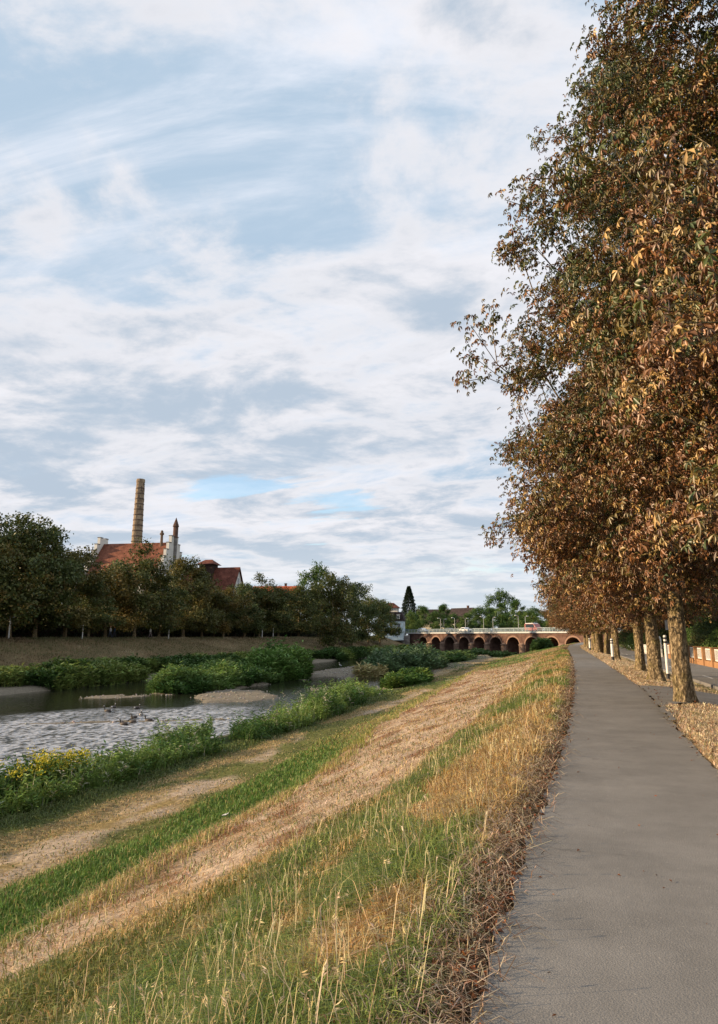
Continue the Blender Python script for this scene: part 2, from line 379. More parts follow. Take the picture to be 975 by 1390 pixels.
def brick_mat(name, c1, c2, mortar, scale, bw=.5, rh=.25):
    m = bpy.data.materials.new(name); m.use_nodes = True
    nt = m.node_tree; N = nt.nodes; L = nt.links; b = N['Principled BSDF']
    tc = N.new('ShaderNodeTexCoord')
    sp = N.new('ShaderNodeSeparateXYZ'); L.new(tc.outputs['Object'], sp.inputs[0])
    ad = N.new('ShaderNodeMath'); ad.operation = 'ADD'; L.new(sp.outputs[0], ad.inputs[0]); L.new(sp.outputs[1], ad.inputs[1])
    cb = N.new('ShaderNodeCombineXYZ'); L.new(ad.outputs[0], cb.inputs[0]); L.new(sp.outputs[2], cb.inputs[1])
    br = N.new('ShaderNodeTexBrick'); br.inputs['Scale'].default_value = scale; br.inputs['Brick Width'].default_value = bw; br.inputs['Row Height'].default_value = rh
    br.inputs['Color1'].default_value = (*c1, 1); br.inputs['Color2'].default_value = (*c2, 1); br.inputs['Mortar'].default_value = (*mortar, 1)
    br.inputs['Mortar Size'].default_value = .015
    L.new(cb.outputs[0], br.inputs['Vector'])
    n = N.new('ShaderNodeTexNoise'); n.inputs['Scale'].default_value = .8; n.inputs['Detail'].default_value = 8; L.new(tc.outputs['Object'], n.inputs['Vector'])
    r = N.new('ShaderNodeValToRGB'); r.color_ramp.elements[0].position = .35; r.color_ramp.elements[0].color = (.55, .52, .5, 1); r.color_ramp.elements[1].position = .65
    L.new(n.outputs['Fac'], r.inputs[0])
    mx = N.new('ShaderNodeMix'); mx.data_type = 'RGBA'; mx.blend_type = 'MULTIPLY'; mx.inputs['Factor'].default_value = 1
    L.new(br.outputs[0], mx.inputs[6]); L.new(r.outputs[0], mx.inputs[7]); L.new(mx.outputs[2], b.inputs['Base Color'])
    b.inputs['Roughness'].default_value = .9; b.inputs['Specular IOR Level'].default_value = .15
    return m
M['sandstone'] = brick_mat('red_sandstone', (.155, .092, .072), (.115, .070, .056), (.12, .075, .06), 1.0, 1.1, .5)
M['pierstone'] = brick_mat('pier_stone', (.33, .23, .17), (.26, .18, .14), (.15, .11, .09), 1.0, 1.2, .6)
M['ringstone'] = mat('pale_red_stone', (.27, .17, .125), .9, .2, (3, .7))
M['cornice'] = mat('white_band', (.50, .50, .49), .7, .3, (3, .8))
M['greystone'] = brick_mat('grey_stone_wall', (.30, .28, .26), (.22, .21, .2), (.13, .12, .11), 1.0, 1.4, .5)
M['chim'] = brick_mat('yellow_brick', (.42, .32, .21), (.33, .25, .17), (.22, .17, .12), 3.0, .5, .25)
M['chimdark'] = mat('iron_hoop', (.13, .085, .06), .7, .3, (4, .6))
def tile_mat(name, c, c2):
    return brick_mat(name, c, c2, tuple(v*.35 for v in c2), 3.0, .6, .9)
M['rooftile'] = tile_mat('red_roof_tiles', (.25, .10, .06), (.18, .07, .045))
M['roofdark'] = tile_mat('brown_roof_tiles', (.19, .070, .048), (.14, .052, .038))
M['roofgrey'] = tile_mat('dark_roof_tiles', (.060, .045, .045), (.04, .032, .034))
M['rooforange'] = tile_mat('orange_roof_tiles', (.48, .115, .045), (.40, .09, .036))
M['render'] = mat('white_render', (.68, .66, .60), .85, .2, (.8, .82))
M['renderblue'] = mat('pale_blue_render', (.50, .62, .68), .85, .2, (.8, .85))
M['rendercream'] = mat('cream_render', (.62, .54, .40), .85, .2, (.8, .82))
M['glass'] = mat('window_glass', (.03, .045, .06), .08, .7)
M['frame'] = mat('window_frame', (.7, .7, .68), .5, .4)
M['darkmetal'] = mat('dark_metal', (.05, .05, .055), .5, .5, metal=.3)
M['greymetal'] = mat('galvanised_steel', (.38, .39, .40), .45, .5, (12, .8), metal=.4)
M['railing'] = mat('railing_paint', (.24, .30, .32), .5, .4)
M['whitepaint'] = mat('white_paint', (.75, .74, .70), .6, .35, (6, .85))
M['blackpaint'] = mat('black_paint', (.02, .02, .022), .5, .4)
M['orangewall'] = mat('orange_wall_paint', (.36, .20, .10), .85, .2, (2.5, .75))
M['darkwood'] = mat('dark_boards', (.06, .035, .028), .85, .2, (5, .6))
M['lampglass'] = mat('lamp_glass', (.75, .75, .70), .3, .5)

# ------------------------------------------------------------------ terrain
YP = [-80, 4, 5.6, 9.4, 13.8, 22.6, 33, 48, 63.7, 82, 100, 130, 200, 400, 3500]
LP = [-.62, -.53, -.50, -.36, -.27, -.22, -.24, -.38, -.62, -1.0, -1.45, -1.5, 1.0, 4.0, 4.0]
YR = [-80, 4, 10, 14.3, 23.2, 33.8, 48, 64, 82, 101, 130, 200, 400, 3500]
RP = [1.50, 1.52, 1.52, 1.57, 1.82, 1.66, 1.40, 1.08, .68, .22, .2, 2.8, 6.0, 6.0]
cL = lambda Y: np.interp(Y, YP, LP)
cR = lambda Y: np.interp(Y, YR, RP)
PU = [-400, -76, -67.5, -66.2, -65.2, -54.5, -51.5, -49.3, -48.0, -20, -18.6, -17.0, -14.6, -10.7, -8.4, -6.8, -3.0, -.9, -.45, 30]
PZ = [1.0, 1.1, 1.25, 1.30, 1.15, -2.85, -3.10, -3.35, -4.1, -4.1, -3.9, -3.30, -3.15, -2.98, -2.78, -1.95, -.85, -.14, -.03, -.03]
WATER = -3.6
def uc_(Y): return np.interp(Y, [0, 18, 30, 75, 130], [-6.1, -6.3, -7.7, -9.8, -10.4])
def warp(u, Y):
    c = uc_(Y)
    return np.where(u > c, u*(6.8/-c), np.where(u > -14.6, -14.6 + (u+14.6)*(7.8/(14.6+c)), u))
def du_(Y): return np.interp(Y, [5, 7, 9, 12, 23, 35, 60], [-4.6, -4.4, -3.7, -2.9, -2.4, -2.0, -1.8])
ISL = [(-37.5, 76, 5.5, 17, .75, 4), (-29.5, 61, 4.2, 8.5, .60, 25), (-39, 57.5, 4.5, 2.4, .50, 60), (-33, 110, 5.0, 24, .68, 0), (-26.5, 150, 7.5, 56, .95, 0),
       (-17.0, 78, 2.6, 10, .8, 0), (-17.5, 135, 5.0, 45, 1.0, 0), (-45, 98, 3.0, 30, .62, 0), (-27, 41, .45, 9, .54, -62), (-24, 72, 2.5, 5, .5, 0)]
def island(X, Y):
    h = np.zeros_like(X)
    for (a, b, rx, ry, hh, rot) in ISL:
        t = R(rot); dx = X-a; dy = Y-b
        p = dx*math.cos(t)+dy*math.sin(t); q = -dx*math.sin(t)+dy*math.cos(t)
        d = (p/rx)**2 + (q/ry)**2 + (fbm(X*.35, Y*.2, 91, 3)-.5)*1.3
        h = np.maximum(h, hh*(1-sst(.45, 1.25, d)))
    return h
def height(X, Y):
    X = np.asarray(X, float); Y = np.asarray(Y, float)
    u = X - cL(Y)
    wob = (fbm(Y*.07, X*0+3.3, 5, 2)-.5)*2.4 * np.exp(-((u+18)/4)**2) + (fbm(Y*.06, X*0+9.3, 6, 2)-.5)*3.0*np.exp(-((u+50)/4)**2)
    z = np.interp(warp(u + wob, Y), PU, PZ)
    isl = island(X, Y)
    z = np.where((u < -15) & (u > -56), np.maximum(z, -4.1 + isl), z)
    z = z + np.where(u < -.9, (fbm(X*.9, Y*.5, 31, 3)-.5)*.22, 0) + np.where(u < -60, 0, 0)
    # right side: verge falls to the road
    r = X - cR(Y)
    z = np.where(r > .8, np.interp(r, [.8, 2.7, 6.2, 40, 90], [-.03, -.34, -.36, -.3, .3]), z)
    z = np.where((r > .05) & (r < 2.7), z + .05 + (fbm(X*1.6, Y*1.1, 41, 3)-.5)*.09*sst(.05, .4, r), z)
    # ground closes behind the bridge
    f = sst(262, 280, Y + (X+30)*.9*0)
    z = z*(1-f) + 1.2*f
    return z
def zone(X, Y):
    """natural ground colour"""
    u = X - cL(Y); n = fbm(X*.55, Y*.28, 7, 4); n2 = fbm(X*2.1, Y*1.2, 8, 3)
    v = warp(u, Y); d_up = du_(Y)*6.8/-uc_(Y)
    uu = v + (n-.5)*1.4 + (n2-.5)*.7
    c = lambda *a: np.array(a, float)
    soil, straw, dirt = c(.10, .065, .038), c(.30, .20, .10), c(.41, .325, .245)
    green, olive, dgreen = c(.075, .125, .025), c(.15, .135, .045), c(.035, .055, .015)
    out = np.zeros(X.shape + (3,)) + olive
    def put(mask, col):
        nonlocal out
        mask = mask[..., None]; out = out*(1-mask) + col*mask
    put(sst(-.75, -.3, uu), soil)
    put(sst(.45, .62, n)*.8, straw)
    gf = sst(55, 75, Y)
    put(sst(d_up+.4, d_up-.4, uu)*(1-gf*.8), dirt)
    put(sst(d_up+.5, d_up-.3, uu)*sst(.44, .62, n2)*.75, straw)
    put(sst(d_up+.5, d_up-.3, uu)*sst(.56, .7, fbm(X*1.3, Y*.8, 57, 3))*.8, c(.17, .09, .05))
    put(np.exp(-((uu+6.6)/.35)**2)*.7, c(.15, .09, .045))
    put(sst(-6.8, -7.2, uu), green)
    put(sst(-9.9, -10.5, uu), c(.25, .19, .085))
    put(sst(-6.8, -7.2, uu)*sst(26, 36, Y)*.8, c(.25, .19, .085))
    rut = np.exp(-((v+11.4 + (n-.5)*.9)/.8)**2)
    put(sst(-9.4, -10.0, uu)*np.clip(rut*1.2, 0, 1)*sst(.3, .5, n2), c(.38, .31, .24))
    put(sst(-9.8, -10.3, uu)*sst(.50, .60, fbm(X*.5, Y*.16, 55, 3)), c(.12, .13, .04))
    put(sst(-13.2, -14.0, uu), dgreen)
    put(sst(-13.2, -14.0, uu)*sst(64, 80, Y), c(.30, .24, .15))
    put(sst(-16.6, -17.2, u)*sst(-54, -50, u), c(.19, .17, .135))
    put(sst(-52.2, -53.4, u), c(.16, .125, .07))
    put(sst(-52.2, -53.4, u)*sst(.45, .65, n)*.5, c(.22, .16, .09))
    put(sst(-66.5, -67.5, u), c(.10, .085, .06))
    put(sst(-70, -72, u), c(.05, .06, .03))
    r = X - cR(Y)
    put(sst(.0, .15, r), c(.40, .29, .165)); put(sst(.1, .3, r)*sst(.5, .68, n2), c(.26, .17, .09))
    put(sst(7, 8, r), c(.05, .07, .03)); put(sst(262, 275, Y), c(.06, .08, .035))
    return out
xs = np.concatenate([[-1800, -900, -400, -250, -160, -120, -100, -90, -84], np.arange(-80, -56, 1.5), np.arange(-56, -20, .6), np.arange(-20, 5, .2), np.arange(5, 12, .7), [14, 18, 25, 40, 80, 160, 400, 900, 1800]])
ys = np.concatenate([[-60, -30, -15, -6], np.arange(-2, 40, .25), np.arange(40, 90, .6), np.arange(90, 200, 1.6), np.arange(200, 300, 5), [310, 350, 420, 600, 1000, 1800, 3200]])
GX, GY = np.meshgrid(xs, ys); GZ = height(GX, GY)
onp = (GX > cL(GY)-.02) & (GX < cR(GY)+.02)
GZ = np.where(onp, -.05, GZ)
nx, ny = len(xs), len(ys)
I = np.arange(nx*ny).reshape(ny, nx)
F = np.stack([I[:-1, :-1], I[:-1, 1:], I[1:, 1:], I[1:, :-1]], -1).reshape(-1, 4)
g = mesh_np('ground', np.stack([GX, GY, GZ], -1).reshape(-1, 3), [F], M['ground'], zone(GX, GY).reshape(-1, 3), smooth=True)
tag(g, kind='structure')

def ribbon(name, ysr, left, right, zf, m, nc=6, ragged=0.0):
    ysr = np.asarray(ysr); t = np.linspace(0, 1, nc+1)
    l = left(ysr) + (fbm(ysr*3.1, ysr*0+1, 3, 3)-.5)*ragged; r = right(ysr) + (fbm(ysr*2.7, ysr*0+5, 4, 3)-.5)*ragged
    X = l[:, None]*(1-t) + r[:, None]*t; Y = np.repeat(ysr[:, None], nc+1, 1); Z = zf(X, Y)
    J = np.arange(X.size).reshape(X.shape)
    F = np.stack([J[:-1, :-1], J[:-1, 1:], J[1:, 1:], J[1:, :-1]], -1).reshape(-1, 4)
    return tag(mesh_np(name, np.stack([X, Y, Z], -1).reshape(-1, 3), [F], m, smooth=True), kind='structure')
yy = np.concatenate([np.arange(-12, 40, .12), np.arange(40, 240, 1.0)])
ribbon('path', yy, cL, cR, lambda X, Y: 0.012 + 0*X, M['asphalt'], 6, .16)
yy2 = np.arange(15.2, 25.6, .3)  # asphalt-coloured patch across the verge between path and road
ribbon('verge_patch', yy2, lambda y: cR(y)-.05 + 0*y, lambda y: cR(y) + np.interp(y, [15.2, 19.2, 21, 25.6], [.02, .45, 2.72, 2.72]),
       lambda X, Y: np.interp(X - cR(Y), [0, .8, 2.7], [.016, .0, -.29]) + .05, M['asphalt'], 6, .2)
RX0, RX1 = 4.75, 8.0
roadf = lambda y: np.interp(y, [-40, 30, 100, 240], [RX0, RX0-.1, 3.0, 5.0]) + 0*y
roadg = lambda y: np.interp(y, [-40, 30, 100, 240], [RX1+.1, RX1, 6.3, 9.0]) + 0*y
yr = np.arange(-20, 240, 2.0)
ribbon('road', yr, roadf, roadg, lambda X, Y: -.24 + 0*X, M['asphalt'], 4)
k = MB()
for i in range(len(yr)-1):
    if 18 < yr[i] < 25: continue
    y0, y1 = yr[i], yr[i+1]; a0, a1 = float(roadf(y0)), float(roadf(y1))
    k.add([(a0-.14, y0, -.5), (a0, y0, -.5), (a0, y0, -.13), (a0-.14, y0, -.13), (a1-.14, y1, -.5), (a1, y1, -.5), (a1, y1, -.13), (a1-.14, y1, -.13)],
          [(0,1,2,3), (4,7,6,5), (3,2,6,7), (1,5,6,2), (0,3,7,4)])
tag(k.build('kerb', M['kerb']), kind='structure')
k = MB()
for y0 in np.arange(6, 120, 6.0):
    a = float(roadf(y0)) + 1.0; k.add([(a, y0, -.236), (a+.1, y0, -.236), (a+.1, y0+2.6, -.236), (a, y0+2.6, -.236)], [(0, 1, 2, 3)])
tag(k.build('road_marking', M['line']), kind='structure')
wx = np.array([-75, -10]); 
wm = MB(); wm.add([(-56, -60, WATER), (-12, -60, WATER), (-12, 270, WATER), (-56, 270, WATER)], [(0, 1, 2, 3)])
tag(wm.build('water', M['water']), kind='structure')

# ------------------------------------------------------------------ grass, reeds and litter
def blades(P, H, W, col, lean=.35, bend=.35, seg=2, az=None, up=None):
    n = len(P); az = rng.uniform(0, 2*np.pi, n) if az is None else az
    fa = rng.uniform(0, 2*np.pi, n)
    side = np.stack([np.cos(fa), np.sin(fa), 0*fa], 1) * (W*.5)[:, None]
    ld = np.stack([np.cos(az), np.sin(az), 0*az], 1)
    ln = (rng.random(n)*lean)[:, None]; bd = (rng.random(n)*bend)[:, None]; Hh = H[:, None]; up = np.array([0, 0, 1.])
    mid = P + up*Hh*.55 + ld*Hh*(ln*.5)
    tip = P + up*Hh*(1-.35*ln-.5*bd) + ld*Hh*(ln+bd)
    V = np.stack([P-side, P+side, mid-side*.8, mid+side*.8, tip], 1).reshape(-1, 3)
    b = np.arange(n)[:, None]*5
    Q = b + np.array([0, 1, 3, 2]); T = b + np.array([2, 3, 4])
    cc = np.repeat(col[:, None, :], 5, 1).reshape(-1, 3)
    return V, Q, T, cc
def join(parts):
    V = []; Q = []; T = []; c = []; n = 0
    for v, q, t, cc in parts:
        V.append(v); c.append(cc)
        if len(q): Q.append(q+n)
        if len(t): T.append(t+n)
        n += len(v)
    fs = []
    if Q: fs.append(np.concatenate(Q))
    if T: fs.append(np.concatenate(T))
    return np.concatenate(V), fs, np.concatenate(c)
def jitter(c, n, a=.25, h=.1):
    c = np.asarray(c, float)
    if c.ndim == 1: c = np.repeat(c[None], n, 0)
    return np.clip(c * (1 + (rng.random((n, 1))-.5)*2*a) * (1 + (rng.random((n, 3))-.5)*2*h), 0, 1)
def mixc(a, b, f): a = np.asarray(a, float); b = np.asarray(b, float); return a*(1-f[:, None]) + b*f[:, None]
def scatter(n, u0, u1, y0, y1, p=1.0, ref=None):
    """points between lateral u0..u1, density falling with distance"""
    t = rng.random(n)
    if p == 1.0: Y = y0*(y1/y0)**t
    else: Y = (y0**(1-p) + t*(y1**(1-p)-y0**(1-p)))**(1/(1-p))
    u = rng.uniform(u0, u1, n); base = (ref or cL)(Y)
    X = base + u
    return X, Y, u
GREEN, LGREEN, STRAW, GOLD, RUST = (.105, .165, .035), (.26, .31, .08), (.56, .44, .24), (.44, .28, .09), (.26, .11, .035)
def kites(Cn, L_, Wd, dirv, nrm, fold=.25, wide=.6):
    """leaflets: base point, length, width, direction, normal -> 4-vertex folded kites (2 tris)"""
    side = np.cross(dirv, nrm); side /= np.linalg.norm(side, axis=1, keepdims=True)+1e-9
    nrm = np.cross(side, dirv)
    b = Cn; m = Cn + dirv*(L_*wide)[:, None] + nrm*(Wd*fold)[:, None]
    l = m - side*(Wd*.5)[:, None]; r = m + side*(Wd*.5)[:, None]
    t = Cn + dirv*L_[:, None] - nrm*(L_*.18)[:, None]
    V = np.stack([b, l, t, r], 1).reshape(-1, 3)
    k = np.arange(len(Cn))[:, None]*4
    return V, np.concatenate([k+np.array([0, 2, 1]), k+np.array([0, 3, 2])])
def unit(v): return v/(np.linalg.norm(v, axis=-1, keepdims=True)+1e-9)

def near_grass():
    P = []
    # tall mixed grass beside the path
    X, Y, u = scatter(230000, -2.9, -.12, 1.6, 90, 1.25)
    n = len(X); patch = fbm(X*.75+3, Y*.33, 21, 3); patch2 = fbm(X*2.2, Y*1.3, 22, 3)
    gr = sst(.40, .50, patch + (patch2-.5)*.30 + .10*np.exp(-((u+2.0)/.7)**2) - .07*np.exp(-((u+.5)/.35)**2))
    keep = rng.random(n) < (.35+.65*sst(.3, .5, patch2))*sst(-.02, -.3, u + (patch2-.5)*.3)
    X, Y, u, gr = X[keep], Y[keep], u[keep], gr[keep]; n = len(X)
    d = np.hypot(X, Y)
    hh = (.02 + .36*fbm(X*1.3, Y*.9, 23, 3))*(.4+.85*rng.random(n))*sst(.08, -.38, u)*np.interp(u, [-2.9, -2.2, -1], [.45, .9, 1])
    c = mixc(GOLD, STRAW, sst(.25, .8, rng.random(n))); c = mixc(c, RUST, (rng.random(n) < .16)*.8)
    cg = mixc(GREEN, LGREEN, rng.random(n)); c = mixc(c, cg, np.clip(gr*.9 + .15, 0, 1)*(rng.random(n) < .25+.7*gr))
    P.append(blades(np.stack([X, Y, height(X, Y)-.02], 1), hh, .0045*(1+d/9), jitter(c, n), .95, 1.3))
    # a few very tall seed stalks
    X, Y, u = scatter(600, -3.0, -.4, 2.6, 60, 1.2); n = len(X); d = np.hypot(X, Y)
    P.append(blades(np.stack([X, Y, height(X, Y)], 1), rng.uniform(.25, .55, n), .003*(1+d/10), jitter((.60, .47, .27), n), .5, .35))
    # seed heads on nodding stalks
    X, Y, u = scatter(2000, -2.8, -.25, 2.4, 34, 1.2); n = len(X); d = np.hypot(X, Y)
    keep = rng.random(n) < sst(.40, .6, fbm(X*.9, Y*.5, 24, 3)); X, Y, u, d = X[keep], Y[keep], u[keep], d[keep]; n = len(X)
    hh = rng.uniform(.14, .34, n); root = np.stack([X, Y, height(X, Y)], 1); col = jitter(mixc((.50, .42, .20), (.62, .52, .34), rng.random(n)), n)
    a_ = rng.uniform(0, 6.28, n); ld = np.stack([np.cos(a_), np.sin(a_), 0*a_], 1)*(hh*rng.uniform(.1, .5, n))[:, None]; tip = root + ld + np.array([0, 0, 1.])*hh[:, None]
    w2 = (.003*(1+d/10))[:, None]; sd = np.stack([-np.sin(a_), np.cos(a_), 0*a_], 1)
    Vs = np.stack([root-sd*w2*.5, root+sd*w2*.5, tip+sd*w2*.4, tip-sd*w2*.4], 1).reshape(-1, 3); kk = np.arange(n)[:, None]*4
    P.append((Vs, kk+np.array([0, 1, 2, 3]), np.zeros((0, 3), int), np.repeat(col, 4, 0)))
    for q in range(3):
        L3 = rng.uniform(.02, .045, n); Vk, Tk = kites(tip - np.array([0, 0, .010*q]), L3, L3*.16*(1+d/14), unit(ld*3+rng.normal(0, .05, (n, 3))+np.array([0, 0, .12])), unit(rng.normal(0, 1, (n, 3))), .2, .4)
        P.append((Vk, np.zeros((0, 4), int), Tk, np.repeat(col, 4, 0)))
    # mid slope, short olive / straw
    X, Y, u = scatter(130000, -6.2, -1.9, 2.0, 80, 1.2); n = len(X); d = np.hypot(X, Y)
    lim = du_(Y) + (fbm(X*.55, Y*.28, 7, 4)-.5)*1.6
    keep = (u > lim) | (rng.random(n) < .06); X, Y, u, d = X[keep], Y[keep], u[keep], d[keep]; n = len(X)
    patch = fbm(X*.7, Y*.35, 25, 3); gr = sst(.42, .6, patch)
    c = mixc(mixc(GOLD, STRAW, rng.random(n)), mixc((.10, .13, .03), (.19, .2, .05), rng.random(n)), (rng.random(n) < .25+.6*gr)*1.)
    P.append(blades(np.stack([X, Y, height(X, Y)-.01], 1), (.05+.13*fbm(X*1.1, Y*.8, 26, 3))*(.5+rng.random(n)), .005*(1+d/8), jitter(c, n), .8, .9))
    # mown straw lying on the dirt strip
    X, Y, u = scatter(65000, -9.0, -1.8, 3.0, 75, 1.2); n = len(X); d = np.hypot(X, Y)
    lim = du_(Y)+.3; keep = (u < lim) & (u > uc_(Y)-.1) & (rng.random(n) < .25+.75*sst(.4, .6, fbm(X*2, Y, 27, 3))); X, Y, u, d = X[keep], Y[keep], u[keep], d[keep]; n = len(X)
    c = mixc((.44, .33, .22), (.60, .48, .33), rng.random(n)); c = mixc(c, RUST, (rng.random(n) < .7*sst(.52, .68, fbm(X*1.3, Y*.8, 57, 3)) + .1)*.9); c = mixc(c, (.15, .17, .05), (rng.random(n) < .10)*.8)
    P.append(blades(np.stack([X, Y, height(X, Y)+.0], 1), rng.uniform(.03, .10, n), .006*(1+d/8), jitter(c, n), 2.4, 1.2))
    # tufts along the shoulder of the bench and scattered over it
    X, Y, u = scatter(26000, -1.0, .6, 5.0, 110, 1.2, lambda y: cL(y)+uc_(y)); n = len(X); d = np.hypot(X, Y)
    keep = rng.random(n) < sst(.45, .6, fbm(X*1.2, Y*.5, 62, 3))*np.exp(-((u+.1)/.45)**2)+.02; X, Y, u, d = X[keep], Y[keep], u[keep], d[keep]; n = len(X)
    c = mixc(mixc(STRAW, RUST, rng.random(n)*.6), (.26, .28, .07), (rng.random(n) < .35+.4*sst(15, 25, Y))*1.)
    P.append(blades(np.stack([X, Y, height(X, Y)-.01], 1), rng.uniform(.08, .30, n), .006*(1+d/10), jitter(c, n), .7, .8))
    # green strip at the toe
    X, Y, u = scatter(95000, -4.6, .3, 5.5, 60, 1.2, lambda y: cL(y)+uc_(y)); n = len(X); d = np.hypot(X, Y)
    v = warp(X-cL(Y), Y); nn = (fbm(X*.55, Y*.28, 7, 4)-.5)*1.4; keep = ((v+nn < -6.9) & (v+nn > -10.3)) & (rng.random(n) < 1-.7*sst(24, 36, Y)); X, Y, v, d = X[keep], Y[keep], v[keep], d[keep]; n = len(X)
    c = mixc(GREEN, (.13, .24, .05), rng.random(n)); c = mixc(c, (.38, .31, .12), (rng.random(n) < .12 + .45*sst(-7.7, -7.1, v) + .5*sst(24, 36, Y))*.85)
    P.append(blades(np.stack([X, Y, height(X, Y)-.01], 1), rng.uniform(.07, .2, n), .007*(1+d/10), jitter(c, n), .6, .6))
    # lower track, short dry
    X, Y, u = scatter(90000, -15.2, -8.5, 7, 180, 1.15); n = len(X); d = np.hypot(X, Y); u = warp(u, Y)
    gp_ = sst(.50, .62, fbm(X*.5, Y*.16, 55, 3)); rut = np.exp(-((u+11.4)/.7)**2)
    keep = (rng.random(n) < 1-.8*rut) & (u < -9.9); X, Y, u, d, gp_ = X[keep], Y[keep], u[keep], d[keep], gp_[keep]; n = len(X)
    c = mixc(mixc((.34, .25, .12), (.46, .36, .19), rng.random(n)), (.11, .15, .04), (rng.random(n) < .22+.6*gp_ + .8*sst(-12.9, -13.9, u)*(1-sst(64, 80, Y)))*.95)
    P.append(blades(np.stack([X, Y, height(X, Y)-.01], 1), rng.uniform(.03, .10, n)*(1+sst(-13.2, -14.2, u)*1.5), .008*(1+d/10), jitter(c, n), 1.0, 1.))
    return P
V, fs, c = join(near_grass())
tag(mesh_np('dike_grass', V, fs, M['grass'], c), 'mixed green and straw coloured grass on the dike slope left of the path', 'grass', kind='stuff')

def verge():
    P = []
    X, Y, u = scatter(110000, .0, 3.1, 6, 130, 1.25, cR); n = len(X); d = np.hypot(X, Y)
    keep = (X < roadf(Y)-.1) & ~((Y > 18.6) & (Y < 25.4) & (u < np.interp(Y, [18.6, 21, 25.6], [.4, 2.72, 2.72]))) & (rng.random(n) < .3+.7*sst(-.02, .25, u + (fbm(X*3, Y*3, 61, 2)-.5)*.3))
    X, Y, u, d = X[keep], Y[keep], u[keep], d[keep]; n = len(X)
    c = mixc((.56, .43, .27), (.72, .60, .42), rng.random(n)); c = mixc(c, (.34, .16, .07), (rng.random(n) < .15)*.85)
    c = mixc(c, (.14, .17, .05), (rng.random(n) < .08 + .5*sst(1.6, 2.6, u))*.8)
    P.append(blades(np.stack([X, Y, height(X, Y)], 1), rng.uniform(.04, .15, n), .007*(1+d/14), jitter(c, n), 1.5, 1.2))
    return P
V, fs, c = join(verge())
tag(mesh_np('verge_straw', V, fs, M['grass'], c), 'pale dry straw grass on the verge between path and road', 'grass', kind='stuff')

def litter():
    P = []
    X, Y, u = scatter(22000, -.48, .12, 1.6, 60, 1.3); n = len(X); d = np.hypot(X, Y)
    keep = rng.random(n) < np.interp(u, [-.48, -.3, -.1, .0, .12], [.2, .8, .8, .2, .03]); X, Y, u, d = X[keep], Y[keep], u[keep], d[keep]; n = len(X)
    c = mixc((.34, .24, .15), (.58, .47, .33), rng.random(n)); c = mixc(c, (.14, .075, .04), (rng.random(n) < .35)*.95)
    z = np.maximum(height(X, Y), -.03) + rng.uniform(.012, .05, n)
    P.append(blades(np.stack([X, Y, z], 1), rng.uniform(.03, .12, n), .0045*(1+d/10), jitter(c, n), 4.0, 1.0))
    return P
V, fs, c = join(litter())
tag(mesh_np('straw_litter', V, fs, M['grass'], c), 'dead straw and grass litter along the left edge of the path', 'litter', kind='stuff')

def fallen():
    n = 1900
    Y = 2.2*(45/2.2)**rng.random(n); left = rng.random(n) < .55
    u = np.where(left, -np.abs(rng.normal(0, .15, n))+.03, 0)
    X = np.where(left, cL(Y)+u, cR(Y)+np.abs(rng.normal(.3, .5, n))-.1)
    on = rng.random(n) < .05; X = np.where(on, rng.uniform(cL(Y), cR(Y)), X)
    z = np.where((X > cL(Y)) & (X < cR(Y)), .018, np.maximum(height(X, Y), -.05)+.05)
    a = rng.uniform(0, 2*np.pi, n); d = unit(np.stack([np.cos(a), np.sin(a), rng.uniform(-.05, .5, n)], 1))
    nn = unit(np.stack([rng.normal(0, .4, n), rng.normal(0, .4, n), np.ones(n)], 1))
    L_ = np.where(on, rng.uniform(.012, .035, n), rng.uniform(.02, .065, n))
    V, T = kites(np.stack([X, Y, z], 1), L_, L_*rng.uniform(.35, .6, n), d, nn, .35)
    c = jitter(mixc((.30, .10, .03), (.12, .06, .035), rng.random(n)), n)
    return V, T, np.repeat(c, 4, 0)
V, T, c = fallen()
tag(mesh_np('fallen_leaves', V, [T], M['grass'], c), 'brown fallen chestnut leaves scattered at the edges of the path', 'fallen leaves', kind='stuff')

def reed_part(X, Y, H, cols, blade_share=.55, wscale=1.0):
    """tall bank plants: bent blades mixed with leafy stems"""
    n = len(X); d = np.hypot(X, Y); Z = height(X, Y) - .05; P = []
    isb = rng.random(n) < blade_share
    a = isb
    P.append(blades(np.stack([X, Y, Z], 1)[a], H[a], (.016*(1+d/45)*wscale)[a], jitter(cols[a], a.sum(), .35), .35, .45))
    a = ~isb; k = 13; m = a.sum()
    st = np.stack([X, Y, Z], 1)[a]; h = H[a]*1.02; tilt = rng.normal(0, .14, (m, 2))
    f = np.linspace(.18, 1, k)[None, :] + rng.normal(0, .03, (m, k))
    base = st[:, None, :] + np.stack([tilt[:, :1]*f*h[:, None], tilt[:, 1:]*f*h[:, None], f*h[:, None]], -1)
    ang = rng.uniform(0, 6.28, (m, k)); dv = np.stack([np.cos(ang), np.sin(ang), rng.uniform(.1, 1.1, (m, k))], -1)
    B = base.reshape(-1, 3); dv = unit(dv.reshape(-1, 3)); L_ = rng.uniform(.10, .2, m*k)*np.repeat(1+d[a]/90, k)*wscale
    nn = unit(np.stack([rng.normal(0, .3, m*k), rng.normal(0, .3, m*k), np.ones(m*k)], 1))
    V, T = kites(B, L_, L_*.30, dv, nn, .2, .45)
    c = np.repeat(jitter(np.repeat(cols[a], k, 0), m*k, .3), 4, 0)
    P.append((V, np.zeros((0, 4), int), T, c))
    return P
